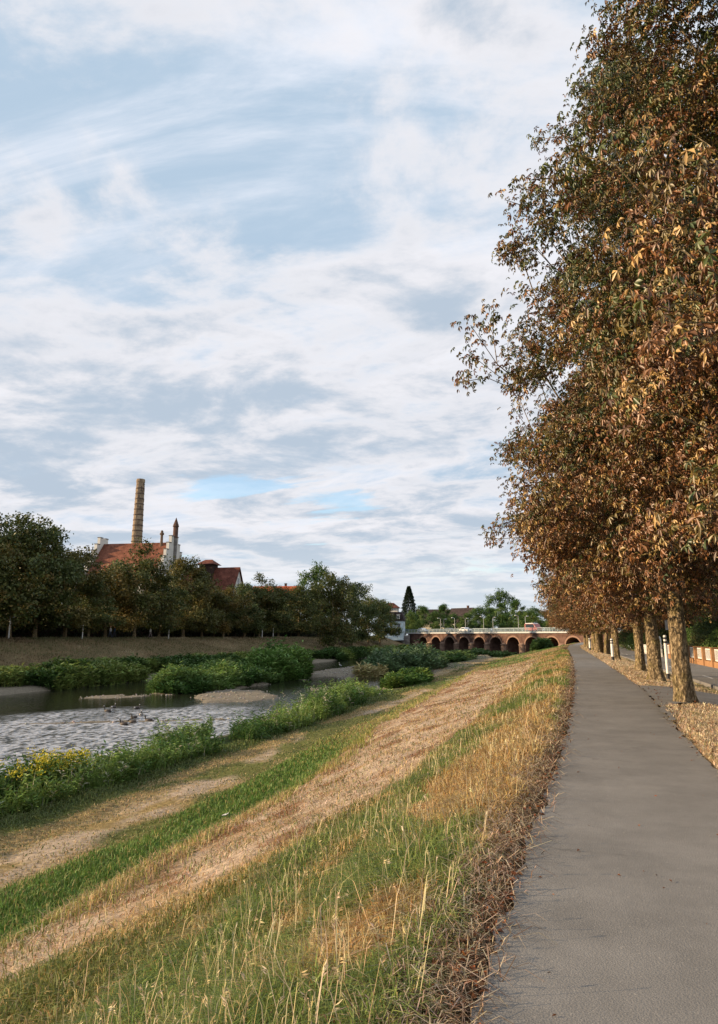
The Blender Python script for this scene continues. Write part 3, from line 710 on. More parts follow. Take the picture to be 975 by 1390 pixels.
def reeds_near():
    n = 46000; Y = 7*(66/7)**rng.random(n); u = rng.uniform(-18.0, -13.6, n); X = cL(Y)+u
    front = -14.3 + (fbm(Y*.25, Y*0, 71, 3)-.5)*1.6 - .8*sst(40, 60, Y); ok = u < front
    ok &= fbm(X*.5, Y*.16, 73, 2) > .41
    X, Y, u, front = X[ok], Y[ok], u[ok], front[ok]; n = len(X)
    H = (.10 + 1.5*fbm(X*.55, Y*.3, 72, 3))*sst(.0, 1.0, front-u+.45)*(.6+.55*rng.random(n)**2)*sst(68, 58, Y)*(1+.35*sst(20, 34, Y))
    p = fbm(X*.6, Y*.3, 74, 3)[:, None]
    c = mixc((.075, .15, .035), (.22, .32, .08), sst(.32, .62, p[:, 0])); pale = rng.random(n) < .06; c[pale] = (.42, .42, .30)
    P = reed_part(X, Y, H, c, .85)
    return P
V, fs, c = join(reeds_near())
tag(mesh_np('bank_reeds', V, fs, M['grass'], c), 'dense green reeds and herbs along the near river bank', 'reeds', kind='stuff')
def goldenrod():
    n = 110; X = rng.normal(-16.3, .4, n); Y = rng.normal(20.6, .8, n); H = rng.uniform(.8, 1.35, n)
    c = np.repeat(np.array([[.10, .17, .03]]), n, 0); P = reed_part(X, Y, H*.9, c, .1)
    k = 14; B = np.stack([X, Y, height(X, Y)+H*.92], 1); B = np.repeat(B, k, 0) + rng.normal(0, .07, (n*k, 3))
    dv = unit(rng.normal(0, 1, (n*k, 3))); L_ = rng.uniform(.04, .08, n*k)
    V, T = kites(B, L_, L_*.7, dv, unit(rng.normal(0, 1, (n*k, 3))), .2)
    P.append((V, np.zeros((0, 4), int), T, np.repeat(jitter((.52, .46, .04), n*k), 4, 0)))
    return P
V, fs, c = join(goldenrod())
tag(mesh_np('goldenrod', V, fs, M['grass'], c), 'yellow flowering goldenrod clump in the near bank reeds', 'flowers', kind='stuff')
def patch_reeds(name, label, a, b, rx, ry, n, h, col1, col2, rot=0, thresh=.0, share=.5, ws=1.6):
    q = rng.uniform(-1, 1, (n, 2)); q = q[(q**2).sum(1) < 1]
    t = R(rot); px, py = q[:, 0]*rx, q[:, 1]*ry
    X = a + px*math.cos(t) - py*math.sin(t); Y = b + px*math.sin(t) + py*math.cos(t)
    e = 1-(q**2).sum(1) + (fbm(X*.4, Y*.3, 81, 3)-.5)*.9; ok = e > thresh; X, Y, e = X[ok], Y[ok], e[ok]
    H = h*(.55+.45*sst(0, .5, e))*(.1+1.5*fbm(X*.45, Y*.28, 82, 3))*(.6+.55*rng.random(len(X))**1.5)
    c = mixc(col1, col2, sst(.3, .7, fbm(X*.5, Y*.3, 83, 3)))
    V, fs, c = join(reed_part(X, Y, H, c, share, ws))
    return tag(mesh_np(name, V, fs, M['grass'], c), label, 'reeds', kind='stuff')
patch_reeds('island_reeds', 'tall green reeds on the gravel island in the river', -38, 77, 5.2, 17, 18000, 1.75, (.06, .13, .03), (.17, .26, .07), 4)
patch_reeds('island_shrubs', 'bright green shrubby growth on the right end of the river island', -36, 86, 3.2, 7, 5500, 2.7, (.07, .16, .035), (.17, .28, .07), 0, share=.25, ws=2.2)
patch_reeds('willow_thicket', 'grey green willow thicket in midstream before the bridge', -25.5, 112, 5.6, 17, 12000, 2.5, (.085, .14, .065), (.13, .20, .09), 4, share=.7, ws=2.2)
patch_reeds('low_willows', 'low willow scrub between the thicket and the bridge', -28, 152, 7.0, 24, 8000, 1.0, (.06, .12, .035), (.12, .18, .06), 4, share=.6, ws=2.6)
patch_reeds('straw_reeds', 'pale straw coloured reeds at the near edge of the willow thicket', -26.0, 93, 1.8, 3.5, 1300, 1.3, (.34, .30, .12), (.42, .37, .18), 0, share=.8, ws=2)
patch_reeds('bank_scrub', 'low green scrub beyond the end of the near bank reeds', -17.4, 77, 2.0, 7.5, 4500, 1.05, (.07, .14, .03), (.16, .23, .05), 0, ws=1.8)
patch_reeds('bridge_scrub', 'low bushes growing below the bridge arches', -27, 200, 12, 7, 1800, .8, (.05, .10, .03), (.10, .16, .05), 40, ws=3)
patch_reeds('arch_bush', 'rounded bush before the right arches of the bridge', -8.9, 190, 1.7, 3, 1200, 1.9, (.05, .11, .04), (.08, .15, .05), 0, ws=3)
def reeds_far():
    n = 30000; Y = 30*(230/30)**rng.random(n); u = rng.uniform(-55, -48.2, n); X = cL(Y)+u
    keep = fbm(X*.16, Y*.11, 85, 3) > .38; X, Y, u = X[keep], Y[keep], u[keep]; n = len(X)
    H = (.5+2.0*fbm(X*.25, Y*.12, 86, 3)**1.1)*(.7+.4*rng.random(n))*sst(-55.5, -53, u)
    c = mixc((.06, .115, .028), (.21, .27, .07), sst(.42, .60, fbm(X*.3, Y*.12, 87, 3)))
    return reed_part(X, Y, H, c, .5, 1.9)
V, fs, c = join(reeds_far())
tag(mesh_np('far_bank_reeds', V, fs, M['grass'], c), 'dark green bushes and reeds along the far river bank', 'reeds', kind='stuff')
def far_grass():
    n = 90000; Y = 25*(240/25)**rng.random(n); u = rng.uniform(-67.5, -52.5, n); X = cL(Y)+u
    p = fbm(X*.35, Y*.12, 88, 4)
    c = mixc((.13, .095, .05), (.42, .35, .21), sst(.40, .60, p)); c = mixc(c, (.12, .13, .05), sst(.42, .62, fbm(X*.3, Y*.12, 89, 3))*.8)
    return [blades(np.stack([X, Y, height(X, Y)-.03], 1), rng.uniform(.12, .38, n), .03*(1+np.hypot(X, Y)/150), jitter(c, n), 1.0, .8)]
V, fs, c = join(far_grass())
tag(mesh_np('far_dike_grass', V, fs, M['grass'], c), 'dull brown mown grass on the far dike slope', 'grass', kind='stuff')
def flat_grass():   # right-hand flats before the bridge
    n = 30000; Y = 70*(230/70)**rng.random(n); X = rng.uniform(-23, -1, n); ok = X < cL(Y)-1; X, Y = X[ok], Y[ok]; u = X-cL(Y); z = height(X, Y); ok = z > WATER+.1; X, Y, u, z = X[ok], Y[ok], u[ok], z[ok]; n = len(X)
    p = sst(.42, .58, fbm(X*.28, Y*.06, 90, 3) + .22*np.exp(-((u+6.5)/3)**2) - .06)
    c = mixc((.36, .28, .14), (.10, .19, .04), p)
    return [blades(np.stack([X, Y, z-.02], 1), rng.uniform(.08, .25, n), .03*(1+Y/200), jitter(c, n), 1.0, .8)]
V, fs, c = join(flat_grass())
tag(mesh_np('river_flat_grass', V, fs, M['grass'], c), 'patchy green and dry grass on the flats before the bridge', 'grass', kind='stuff')
def stones():
    n = 9000; X = rng.uniform(-48, -18, n); Y = rng.uniform(33, 150, n); z = height(X, Y)
    ok = (z > WATER-.12) & (z < WATER+.35); X, Y, z = X[ok], Y[ok], z[ok]; n = len(X)
    ico = np.array([(1,0,0),(-1,0,0),(0,1,0),(0,-1,0),(0,0,.7),(0,0,-.7)], float)
    tri = np.array([(0,2,4),(2,1,4),(1,3,4),(3,0,4),(2,0,5),(1,2,5),(3,1,5),(0,3,5)])
    s = rng.uniform(.04, .13, n)[:, None, None]*rng.uniform(.6, 1.3, (n, 1, 3))
    V = np.stack([X, Y, np.maximum(z, WATER-.02)], 1)[:, None, :] + ico[None]*s
    T = (np.arange(n)[:, None, None]*6 + tri[None]).reshape(-1, 3)
    c = np.repeat(jitter((.34, .31, .27), n, .5), 6, 0)
    return V.reshape(-1, 3), T, c
V, T, c = stones()
tag(mesh_np('river_stones', V, [T], M['grass'], c, smooth=True), 'pale rounded stones on the gravel bars in the river', 'stones', kind='stuff')

# ------------------------------------------------------------------ trees
def frustums(P0, P1, r0, r1, n=6):
    d = unit(P1-P0); ref = np.where(np.abs(d[:, 2:3]) > .9, np.array([[1., 0, 0]]), np.array([[0, 0, 1.]]))
    a = unit(np.cross(d, ref)); b = np.cross(d, a)
    t = np.arange(n)/n*2*np.pi
    ring = a[:, None]*np.cos(t)[None, :, None] + b[:, None]*np.sin(t)[None, :, None]
    V = np.concatenate([P0[:, None]+ring*r0[:, None, None], P1[:, None]+ring*r1[:, None, None]], 1)
    k = np.arange(n); q = np.stack([k, (k+1) % n, (k+1) % n+n, k+n], 1)
    Q = (np.arange(len(P0))[:, None, None]*2*n + q[None]).reshape(-1, 4)
    return V.reshape(-1, 3), Q
def crown_pts(n, prof, seed, lobes=.16, per=18, flat=.32):
    """twig tips gathered in flat sprays, as along a chestnut's limbs"""
    r_ = np.random.default_rng(seed); zs = np.array([p[0] for p in prof]); rs = np.array([p[1] for p in prof])
    out = []; R_ = rs.max()
    while len(out) < n:
        z = r_.uniform(zs[0]+.2, zs[-1]-.3); a = r_.uniform(0, 6.283)
        rm = np.interp(z, zs, rs)
        if r_.random() > (rm/R_)**1.0: continue
        lob = 1 + lobes*(2*float(fbm(np.array(a*1.3+seed), np.array(z*.45), seed, 2))-1)*2
        f = min(r_.random()**.38*1.02, 1.0) if r_.random() > .08 else r_.uniform(.98, 1.06)
        rr = rm*lob*f; rr = max(rr-.45, .1); c = np.array([math.cos(a)*rr, math.sin(a)*rr, z]); k = int(r_.integers(per//2, int(per*1.5)))
        rad = np.array([math.cos(a), math.sin(a), 0]); tan = np.array([-math.sin(a), math.cos(a), 0]); S = min(.16*R_, .8)*r_.uniform(.8, 1.3)
        q = np.clip(r_.normal(0, 1, (k, 3)), -1.35, 1.35); al = q[:, :1]*S*1.1
        P = c + rad*al + tan*q[:, 1:2]*S*.85 + np.array([0, 0, 1.])*(q[:, 2:3]*S*flat - .16*al - .10*(al/S)**2*S)
        out += list(P)
    out = np.array(out[:n]); h = np.hypot(out[:, 0], out[:, 1]); out[:, 2] = np.maximum(out[:, 2], zs[0])
    return out
def grow(pts, trunk_top, lean=(0, 0), seed=0, stems=None):
    """joins crown points into a branching skeleton; returns positions, parents"""
    r_ = np.random.default_rng(seed)
    pos = []; par = []; L = []
    if stems is None: stems = [((0, 0), lean)]
    for (bx, by), (lx, ly) in stems:
        m = 12; prev = -1
        for i in range(m+1):
            t = i/m; pos.append((bx+lx*t+.10*math.sin(3*t+seed)*t, by+ly*t+.10*math.cos(2.3*t+seed)*t, trunk_top*t)); par.append(prev); L.append(trunk_top*t); prev = len(pos)-1
    order = np.argsort(np.hypot(pts[:, 0], pts[:, 1]) + .15*np.abs(pts[:, 2]-trunk_top*.6))
    pos = [np.array(p) for p in pos]
    for i in order:
        p = pts[i]; A = np.array(pos); dd = np.linalg.norm(A-p, axis=1)
        cost = dd + .25*np.array(L) + np.where(A[:, 2] > p[2]+.2, 1.2, 0) + np.where(A[:, 2] < 1.6, 50, 0)
        j = int(np.argmin(cost)); q = A[j]; dist = dd[j]; ns = max(1, int(dist/.9)); prev = j
        for k in range(1, ns+1):
            t = k/ns; v = q*(1-t)+p*t; v = v + np.array([0, 0, .12*dist*math.sin(math.pi*t)]) + r_.normal(0, .05, 3)*(t < 1)
            pos.append(v); par.append(prev); L.append(L[prev]+dist/ns); prev = len(pos)-1
    return np.array(pos), np.array(par)
def radii(pos, par, base, tip=.010, e=2.3):
    n = len(pos); acc = np.zeros(n)
    ch = np.zeros(n, int)
    for i in range(n-1, -1, -1):
        if ch[i] == 0: acc[i] = tip**e
        if par[i] >= 0: acc[par[i]] += acc[i]; ch[par[i]] += 1
    r = acc**(1/e)
    return r * min(1.0, base/r[0]), ch
def trunk_mesh(name, pos, par, r, base, m, minr=.0, n=10, flare=True, seed=0):
    k = (par >= 0) & (r > minr); i = np.where(k)[0]; j = par[i]
    thick = (r[j] > .09)
    parts = []
    for mask, nn in ((thick, 14), (~thick, 5)):
        if mask.any():
            parts.append((*frustums(pos[j[mask]], pos[i[mask]], np.minimum(r[j[mask]], r[i[mask]]*1.25), r[i[mask]], nn), np.zeros((0, 3), int), 0))
    V = []; Q = []; o = 0
    for v, q, _, _ in parts: V.append(v); Q.append(q+o); o += len(v)
    return np.concatenate(V), np.concatenate(Q)
def bole(rad, top, seed, lean=(0, 0), off=(0, 0), rt=.8):
    """smooth trunk with root flare and lumps, up to height top"""
    na, nz = 40, 46; z = np.linspace(-.25, top, nz); a = np.linspace(0, 2*np.pi, na, endpoint=False)
    A, Z = np.meshgrid(a, z)
    r = rad*(1 - (1-rt)*np.clip(Z/top, 0, 1)) * (1 + .55*np.exp(-np.clip(Z, 0, 9)/.22)*(0.6+.4*np.cos(A*5+seed)) + .05*np.cos(A*3+seed+Z*.7))
    r = r*(1 + (fbm(np.cos(A)*2+5+Z*.2, np.sin(A)*2+Z*1.8, seed, 4)-.5)*.26)
    t = np.clip(Z/top, 0, 1)
    X = off[0] + lean[0]*t + r*np.cos(A); Y = off[1] + lean[1]*t + r*np.sin(A)
    I = np.arange(na*nz).reshape(nz, na); J = np.roll(I, -1, 1)
    Q = np.stack([I[:-1], J[:-1], J[1:], I[1:]], -1).reshape(-1, 4)
    return np.stack([X, Y, Z], -1).reshape(-1, 3), Q
def palmate(tips, per, spread, lsize, seed, colf, nlf=6):
    r_ = np.random.default_rng(seed); n = len(tips)*per
    c = np.repeat(tips, per, 0) + r_.normal(0, 1, (n, 3))*np.array([spread, spread, spread*.6])
    out = unit(np.stack([c[:, 0], c[:, 1], np.full(n, .5)], 1))
    ax = unit(out*.55 + np.array([0, 0, .75]) + r_.normal(0, .38, (n, 3)))        # umbrella axis
    t1 = unit(np.cross(ax, r_.normal(0, 1, (n, 3)))); t2 = np.cross(ax, t1)
    s = lsize*r_.uniform(.6, 1.15, n)
    k = nlf; ang = (np.arange(k)/(k+.6)*2*np.pi)[None] + r_.normal(0, .12, (n, k))
    droop = r_.uniform(.1, 1.1, (n, 1)) + r_.normal(0, .15, (n, k))
    rad = t1[:, None]*np.cos(ang)[..., None] + t2[:, None]*np.sin(ang)[..., None]
    dv = unit(rad - ax[:, None]*droop[..., None]); nn = unit(ax[:, None] + rad*droop[..., None])
    L_ = (s[:, None]*np.array([1, .95, .8, .65, .65, .85, 1])[:k][None]*r_.uniform(.85, 1.1, (n, k))).ravel()
    B = np.repeat(c[:, None], k, 1).reshape(-1, 3)
    V, T = kites(B, L_, L_*r_.uniform(.30, .42, n*k), dv.reshape(-1, 3), nn.reshape(-1, 3), .28, .62)
    col = colf(c, r_)
    col = np.repeat(col, k, 0); col = col*(1+(r_.random((n*k, 1))-.5)*.5)
    return V, T, np.repeat(col, 4, 0)
def chest_col(ztop, rusty=1.0):
    def f(c, r_):
        n = len(c); z = c[:, 2]/ztop
        pn = fbm(c[:, 0]*.6+9+c[:, 2]*.2, c[:, 1]*.6+c[:, 2]*.7, 33, 3)
        p = np.clip(.98 - 1.0*z + (pn-.5)*1.5 + r_.normal(0, .22, n), 0, 1)*rusty       # share of brown
        g = mixc((.030, .052, .012), (.10, .115, .026), r_.random(n))
        b = mixc((.23, .098, .032), (.075, .038, .018), r_.random(n)**1.2); b = mixc(b, (.42, .27, .10), (r_.random(n) < .14)*1.)
        olive = mixc((.17, .125, .03), (.10, .07, .02), r_.random(n))
        q = r_.random(n)
        return np.where((p > q)[:, None], b, np.where((p+.35 > q)[:, None], olive, g))
    return f
def tree_mesh(kind, seed, H, prof, base, ntips, per, spread, lsize, colf, leafm, palm=True, trunk_top=.72, multi=None, bole_top=2.6, minr=.0, card=False):
    pts = crown_pts(ntips, prof, seed, flat=.36 if palm else .75)
    stems = None
    if multi: stems = [((.5*math.cos(a), .5*math.sin(a)), (1.7*math.cos(a)+.2, 1.7*math.sin(a))) for a in np.arange(multi)/multi*6.28+.6]
    pos, par = grow(pts, H*trunk_top, (0.15, .1), seed, stems)
    r, ch = radii(pos, par, base)
    V, Q = trunk_mesh('t', pos, par, r, base, None, minr)
    bs = []
    if multi:
        for st in stems: bs.append(bole(base*.55, 3.2, seed+int(st[0][0]*9), (st[1][0]*3.2/(H*trunk_top), st[1][1]*3.2/(H*trunk_top)), st[0], .8))
    elif bole_top: bs.append(bole(base, bole_top, seed, (.15*bole_top/(H*trunk_top), .1*bole_top/(H*trunk_top)), (0, 0), .82))
    for v, q in bs: Q = np.concatenate([Q, q+len(V)]); V = np.concatenate([V, v])
    tr = mesh_np('trunk', V, [Q], M['bark'], smooth=True, link=False)
    tips = np.concatenate([pos[(ch == 0)], pts])
    # also on outer twigs
    tw = pos[(r < .02) & (np.hypot(pos[:, 0], pos[:, 1]) > 1.2)]; tips = np.concatenate([pts, tw[np.random.default_rng(seed).random(len(tw)) < .5]])
    if palm: V, T, c = palmate(tips, per, spread, lsize, seed+1, colf, 5 if lsize > .2 else 6)
    else:
        r_ = np.random.default_rng(seed+1); n = len(tips)*per
        cc = np.repeat(tips, per, 0) + r_.normal(0, 1, (n, 3))*np.array([spread, spread, spread*.65])
        L_ = lsize*r_.uniform(.6, 1.3, n); dv = unit(r_.normal(0, 1, (n, 3))-np.array([0, 0, .3]))
        nn = unit(unit(cc-np.array([0, 0, H*.45]))*.8 + np.array([0, 0, .6]) + r_.normal(0, .5, (n, 3)))
        V, T = kites(cc, L_, L_*.62, dv, nn, .2, .5); c = np.repeat(colf(cc, r_)*(1+(r_.random((n, 1))-.5)*.5), 4, 0)
    cr = mesh_np('crown', V, [T], leafm, c, link=False)
    return tr.data, cr.data
def place_tree(name, meshes, loc, rz, sc, label, cat='tree', group=None):
    e = empty(name, loc, rz, sc); tag(e, label, cat, group)
    for nm, me in zip(('trunk', 'crown'), meshes):
        o = bpy.data.objects.new(nm, me); COL.objects.link(o); o.parent = e
    return e
profA = [(2.3, 1.6), (3.2, 3.6), (5, 4.8), (7.5, 5.0), (10, 4.8), (12.5, 4.2), (14.8, 3.0), (16.6, .8)]
profB = [(2.2, 1.8), (3.4, 4.0), (5.5, 5.0), (8, 5.2), (11, 4.8), (13.3, 3.9), (15.4, 2.4), (16.8, .6)]
CH = [tree_mesh('a', 3, 16, profA, .27, 2600, 13, .26, .155, chest_col(15), M['leaf']),
      tree_mesh('b', 8, 16, profB, .29, 2600, 13, .26, .155, chest_col(15.5), M['leaf']),
      tree_mesh('c', 14, 16, profB, .42, 2200, 12, .26, .165, chest_col(15.5), M['leaf'], multi=5)]
gR = 'horse chestnuts in the row right of the path'
rows = [(4.55, 12.4, 1, 2.2, (.92, .78, 1.15), 'horse chestnut whose trunk is out of view right, its branches entering at the right edge'),
        (2.38, 19.7, 0, 2.7, (.79, .80, 1.12), 'nearest visible trunk right of the path, thick mottled horse chestnut with rusty leaves'),
        (2.60, 28.8, 1, 1.9, (.76, .88, 1.08), 'second visible horse chestnut right of the path, mossy trunk behind the nearest one'),
        (2.66, 36.4, 0, 3.6, (.76, .92, 1.0), 'third visible horse chestnut right of the path, slimmer trunk just before the white post'),
        (2.50, 56.0, 1, 4.4, (.80, .9, .9), 'slender horse chestnut behind the white post, just before the many stemmed one'),
        (2.1, 74.0, 2, 1.0, .95, 'many stemmed horse chestnut with a fan of trunks from one base'),
        (1.55, 86.0, 0, 5.0, .9, 'horse chestnut directly behind the many stemmed one'),
        (1.15, 97.0, 1, .7, .9, 'second horse chestnut behind the many stemmed one'),
        (.95, 108.0, 0, 2.9, .88, 'third horse chestnut behind the many stemmed one'),
        (1.0, 120.0, 1, 3.3, .88, 'fourth horse chestnut behind the many stemmed one'),
        (1.6, 134.0, 0, 1.2, .88, 'farthest horse chestnut at the end of the path')]
for (x, y, kind, rz, sc, lab) in rows:
    place_tree('horse_chestnut', CH[kind], (x, y, float(height(np.array(x), np.array(y)))-.02), rz, sc, lab, 'tree', gR)

# trees along the far dike
def dark_col(c, r_):
    n = len(c); pn = fbm(c[:, 0]*.5+c[:, 2]*.3, c[:, 1]*.5+c[:, 2]*.5, 44, 3)
    a = mixc((.042, .075, .022), (.10, .125, .034), r_.random(n)); return mixc(a, (.14, .115, .035), np.clip(sst(.5, .7, pn)*.8*(r_.random(n) < .6), 0, 1))
def green_col(c, r_):
    n = len(c); pn = fbm(c[:, 0]*.4, c[:, 1]*.4+c[:, 2]*.5, 45, 3)
    return mixc(mixc((.045, .10, .022), (.09, .16, .035), r_.random(n)), (.16, .22, .05), sst(.45, .7, pn)*.6)
profD = [(1.7, 1.4), (2.9, 3.9), (5.5, 5.0), (8, 4.9), (10.5, 4.0), (12.6, 2.5), (14, .6)]
profE = [(1.7, 1.4), (3.0, 4.2), (6, 4.8), (9, 5.0), (11.5, 3.6), (13.4, 1.6), (14, .5)]
DK = [tree_mesh('d', 21, 14, profD, .27, 680, 13, .40, .38, dark_col, M['dleaf'], False, minr=.012, bole_top=2.2),
      tree_mesh('e', 27, 14, profE, .25, 680, 13, .40, .38, dark_col, M['dleaf'], False, minr=.012, bole_top=2.2),
      tree_mesh('f', 35, 14, profD, .26, 620, 13, .40, .38, dark_col, M['dleaf'], False, minr=.012, bole_top=2.2)]
GT = [tree_mesh('g', 41, 14, profE, .28, 520, 12, .42, .42, green_col, M['gleaf'], False, minr=.012, bole_top=2),
      tree_mesh('h', 46, 14, profD, .28, 520, 12, .42, .42, green_col, M['gleaf'], False, minr=.012, bole_top=2)]
def olive_col(c, r_):
    n = len(c); pn = fbm(c[:, 0]*.5+c[:, 2]*.3, c[:, 1]*.5+c[:, 2]*.5, 48, 3)
    return mixc(mixc((.060, .075, .020), (.11, .115, .030), r_.random(n)), (.15, .12, .03), sst(.45, .7, pn)*.7)
DK.append(tree_mesh('k', 52, 14, profD, .26, 620, 13, .40, .38, olive_col, M['dleaf'], False, minr=.012, bole_top=2.2))
gL = 'dark trees in the row along the far dike'
# image column of trunk, distance along river, top height row, width
LT = [(-75, 712), (-30, 705), (12, 697), (47, 712), (88, 738), (120, 785), (143, 772), (182, 740), (216, 786), (249, 752), (274, 790), (303, 796), (332, 792), (352, 784), (378, 796), (405, 795), (432, 794), (452, 780), (478, 790), (500, 800), (516, 816)]
ordn = ['first', 'second', 'third', 'fourth', 'fifth', 'sixth', 'seventh', 'eighth', 'ninth', 'tenth', 'eleventh', 'twelfth', 'thirteenth', 'fourteenth', 'fifteenth', 'sixteenth', 'seventeenth', 'eighteenth', 'nineteenth', 'twentieth', 'twenty first', 'twenty second', 'twenty third', 'twenty fourth']
vis = 0
for i, (px, ty) in enumerate(LT):
    X = -69.5 + (i % 3)*.7 - (3 if px > 440 else 0)
    ang = math.tan(math.atan((px-487.5)/1004.8)-R(YAW)); Y = X/ang
    if Y > 205: Y = 205 + (px-500)*.8
    X = Y*ang
    dist = math.hypot(X, Y)*math.cos(math.atan((px-487.5)/1004.8))
    z0 = float(height(np.array(X), np.array(Y))); top = EYE + (863-ty)/1020*dist*1.0
    sc = (top-z0)/13.5
    wd = min(sc*1.12, 1.12) if sc > .8 else sc*1.2
    place_tree('dike_tree', DK[3 if px in (249, 143, 303, 88) else i % 3], (X, Y, z0-.05), i*1.7, (wd, wd, sc), 'dark leafy tree on the far dike, %s in its row counted from the left' % ordn[i], 'tree', gL)
# second row and backing trees
bk = 0
BT = [(20, 120, 725, 0), (70, 125, 745, 1), (108, 120, 790, 0), (150, 130, 770, 0), (205, 135, 790, 1), (262, 140, 800, 0), (310, 150, 795, 1), (345, 165, 802, 0), (395, 190, 800, 1), (60, 105, 770, 2), (170, 118, 790, 2), (235, 128, 800, 2), (290, 140, 805, 2)]
for i, (px, Y, ty, kd) in enumerate(BT):
    X = at(px, Y); dist = math.hypot(X, Y)*math.cos(math.atan((px-487.5)/1004.8)); sc = (EYE+(863-ty)/1020*dist-1)/14.3
    wd = max(sc, .9)
    place_tree('street_tree', DK[kd], (X, Y, 1.0), i*2.1, (wd, wd, sc), 'dark tree in the second row behind the far dike, %s from the left' % ordn[i], 'tree', 'dark trees of the second row behind the far dike')
place_tree('plane_tree', GT[0], (at(428, 235), 235, 1.0), .4, ((1.4, 1.3, 1.8)), 'tall light green tree rising above the dark dike trees', 'tree')
place_tree('round_tree', GT[1], (at(152, 128), 128, 1.0), .9, (.8, .8, 1.10), 'round bright green tree just before the brick factory roof', 'tree')
FB = [(680, 300, 800, 1.25, 'tallest broad green tree rising behind the bridge'), (703, 292, 815, .9, 'green tree leaning against the tallest one behind the bridge'), (652, 275, 823, .8, 'rounded green tree left of the tallest one behind the bridge'),
      (667, 262, 835, .6, 'low round tree behind the bridge parapet before the tallest one'), (720, 270, 828, .8, 'green tree behind the bridge touching the chestnut leaves'), (742, 268, 832, .8, 'green tree behind the bridge below the hanging chestnut leaves'), (765, 266, 836, .8, 'green tree behind the right end of the bridge'),
      (690, 262, 834, .6, 'low bushy tree behind the red van'), (560, 268, 828, .7, 'bright round tree at the left end of the bridge'), (572, 282, 822, .8, 'dark green tree below the pointed conifer'), (590, 268, 828, .7, 'green tree behind the bridge right of the conifer'),
      (604, 285, 820, .75, 'light topped tree left of the white gable'), (618, 270, 832, .65, 'low tree before the white gable behind the bridge'), (635, 268, 833, .7, 'low tree right of the white gable behind the bridge'), (547, 262, 838, .5, 'small tree at the pale blue house')]
for i, (px, Y, ty, wd, lab) in enumerate(FB):
    X = at(px, Y); sc = (EYE+(863-ty)/1000*Y-1)/14.3
    place_tree('park_tree', GT[i % 2], (X, Y, 1.1), i*1.3, (wd, wd, sc), lab, 'tree', 'green trees behind the bridge')
for i in range(16):
    X = -70 + i*6.5; place_tree('wood_tree', GT[i % 2] if i % 3 else DK[i % 3], (X, 325+(i % 4)*8, 1.1), i*2.3, (.9, .9, .72+.1*(i % 3)), 'tree of the distant wood line behind the bridge, %s from the left' % ordn[i], 'tree', 'distant trees of the wood line')
# conifer
def conifer():
    r_ = np.random.default_rng(77); n = 9000; t = r_.random(n)**.75; z = 1.5+t*18.5; lay = .75+.25*np.abs(np.sin(z*2.3))
    rr = (1-t)**.85*4.9*(lay*.8+.45*fbm(z*.9, r_.uniform(0, 3, n), 3, 2))*r_.random(n)**.4+.1; a = r_.uniform(0, 6.28, n)
    c = np.stack([rr*np.cos(a), rr*np.sin(a), z], 1); dv = unit(np.stack([np.cos(a), np.sin(a), -.35+0*a], 1)+r_.normal(0, .3, (n, 3)))
    L_ = r_.uniform(.4, .8, n); V, T = kites(c, L_, L_*.3, dv, unit(np.array([0, 0, 1.])+r_.normal(0, .4, (n, 3))))
    cr = mesh_np('crown', V, [T], M['dleaf'], np.repeat(jitter((.022, .042, .022), n), 4, 0), link=False)
    v, q = frustums(np.array([[0, 0, -.2]]), np.array([[0, 0, 19.5]]), np.array([.4]), np.array([.04]), 10)
    return mesh_np('trunk', v, [q], M['bark'], link=False).data, cr.data
place_tree('conifer', conifer(), (at(556, 285), 285, 1.0), 0, 1.0, 'pointed dark conifer standing behind the left end of the bridge', 'tree')

# hedge and trees right of the road
def bush_mesh(rx, ry, h, n, seed, colf, L0=.12):
    r_ = np.random.default_rng(seed); a = r_.uniform(0, 6.28, n); cz = r_.random(n)**.7; f = r_.random(n)**.35
    sh = np.sqrt(np.clip(1-(cz*1.0)**2.6, 0, 1)); lob = 1+.22*(fbm(a*1.6+seed, cz*4, seed, 3)-.5)*2
    c = np.stack([rx*np.cos(a)*sh*f*lob, ry*np.sin(a)*sh*f*lob, h*cz*lob*.97], 1)
    nn = unit(np.stack([np.cos(a), np.sin(a), cz], 1)+r_.normal(0, .5, (n, 3))); dv = unit(r_.normal(0, 1, (n, 3)))
    L_ = L0*r_.uniform(.6, 1.3, n); V, T = kites(c, L_, L_*.6, dv, nn, .2, .5)
    cols = np.repeat(colf(c, r_), 4, 0)
    m = mesh_np('leaves', V, [T], M['gleaf'], cols, link=False)
    mb = MB()
    for k in range(5): mb.tube((0, 0, -.1), (rx*.5*math.cos(k*1.3), ry*.5*math.sin(k*1.3), h*.7), .05, .015, 6)
    s = mb.build('stem', M['bark']); me = s.data; bpy.data.objects.remove(s)
    return me, m.data
B1 = bush_mesh(1.9, 2.3, 2.6, 9000, 5, green_col)
B2 = bush_mesh(1.6, 2.4, 3.4, 9000, 9, dark_col)
def place_bush(me, loc, rz, sc, label, grp='garden bushes behind the orange fence'):
    e = empty('garden_bush', loc, rz, sc); tag(e, label, 'bush', grp)
    for nm, m_ in zip(('stem', 'leaves'), me):
        o = bpy.data.objects.new(nm, m_); COL.objects.link(o); o.parent = e
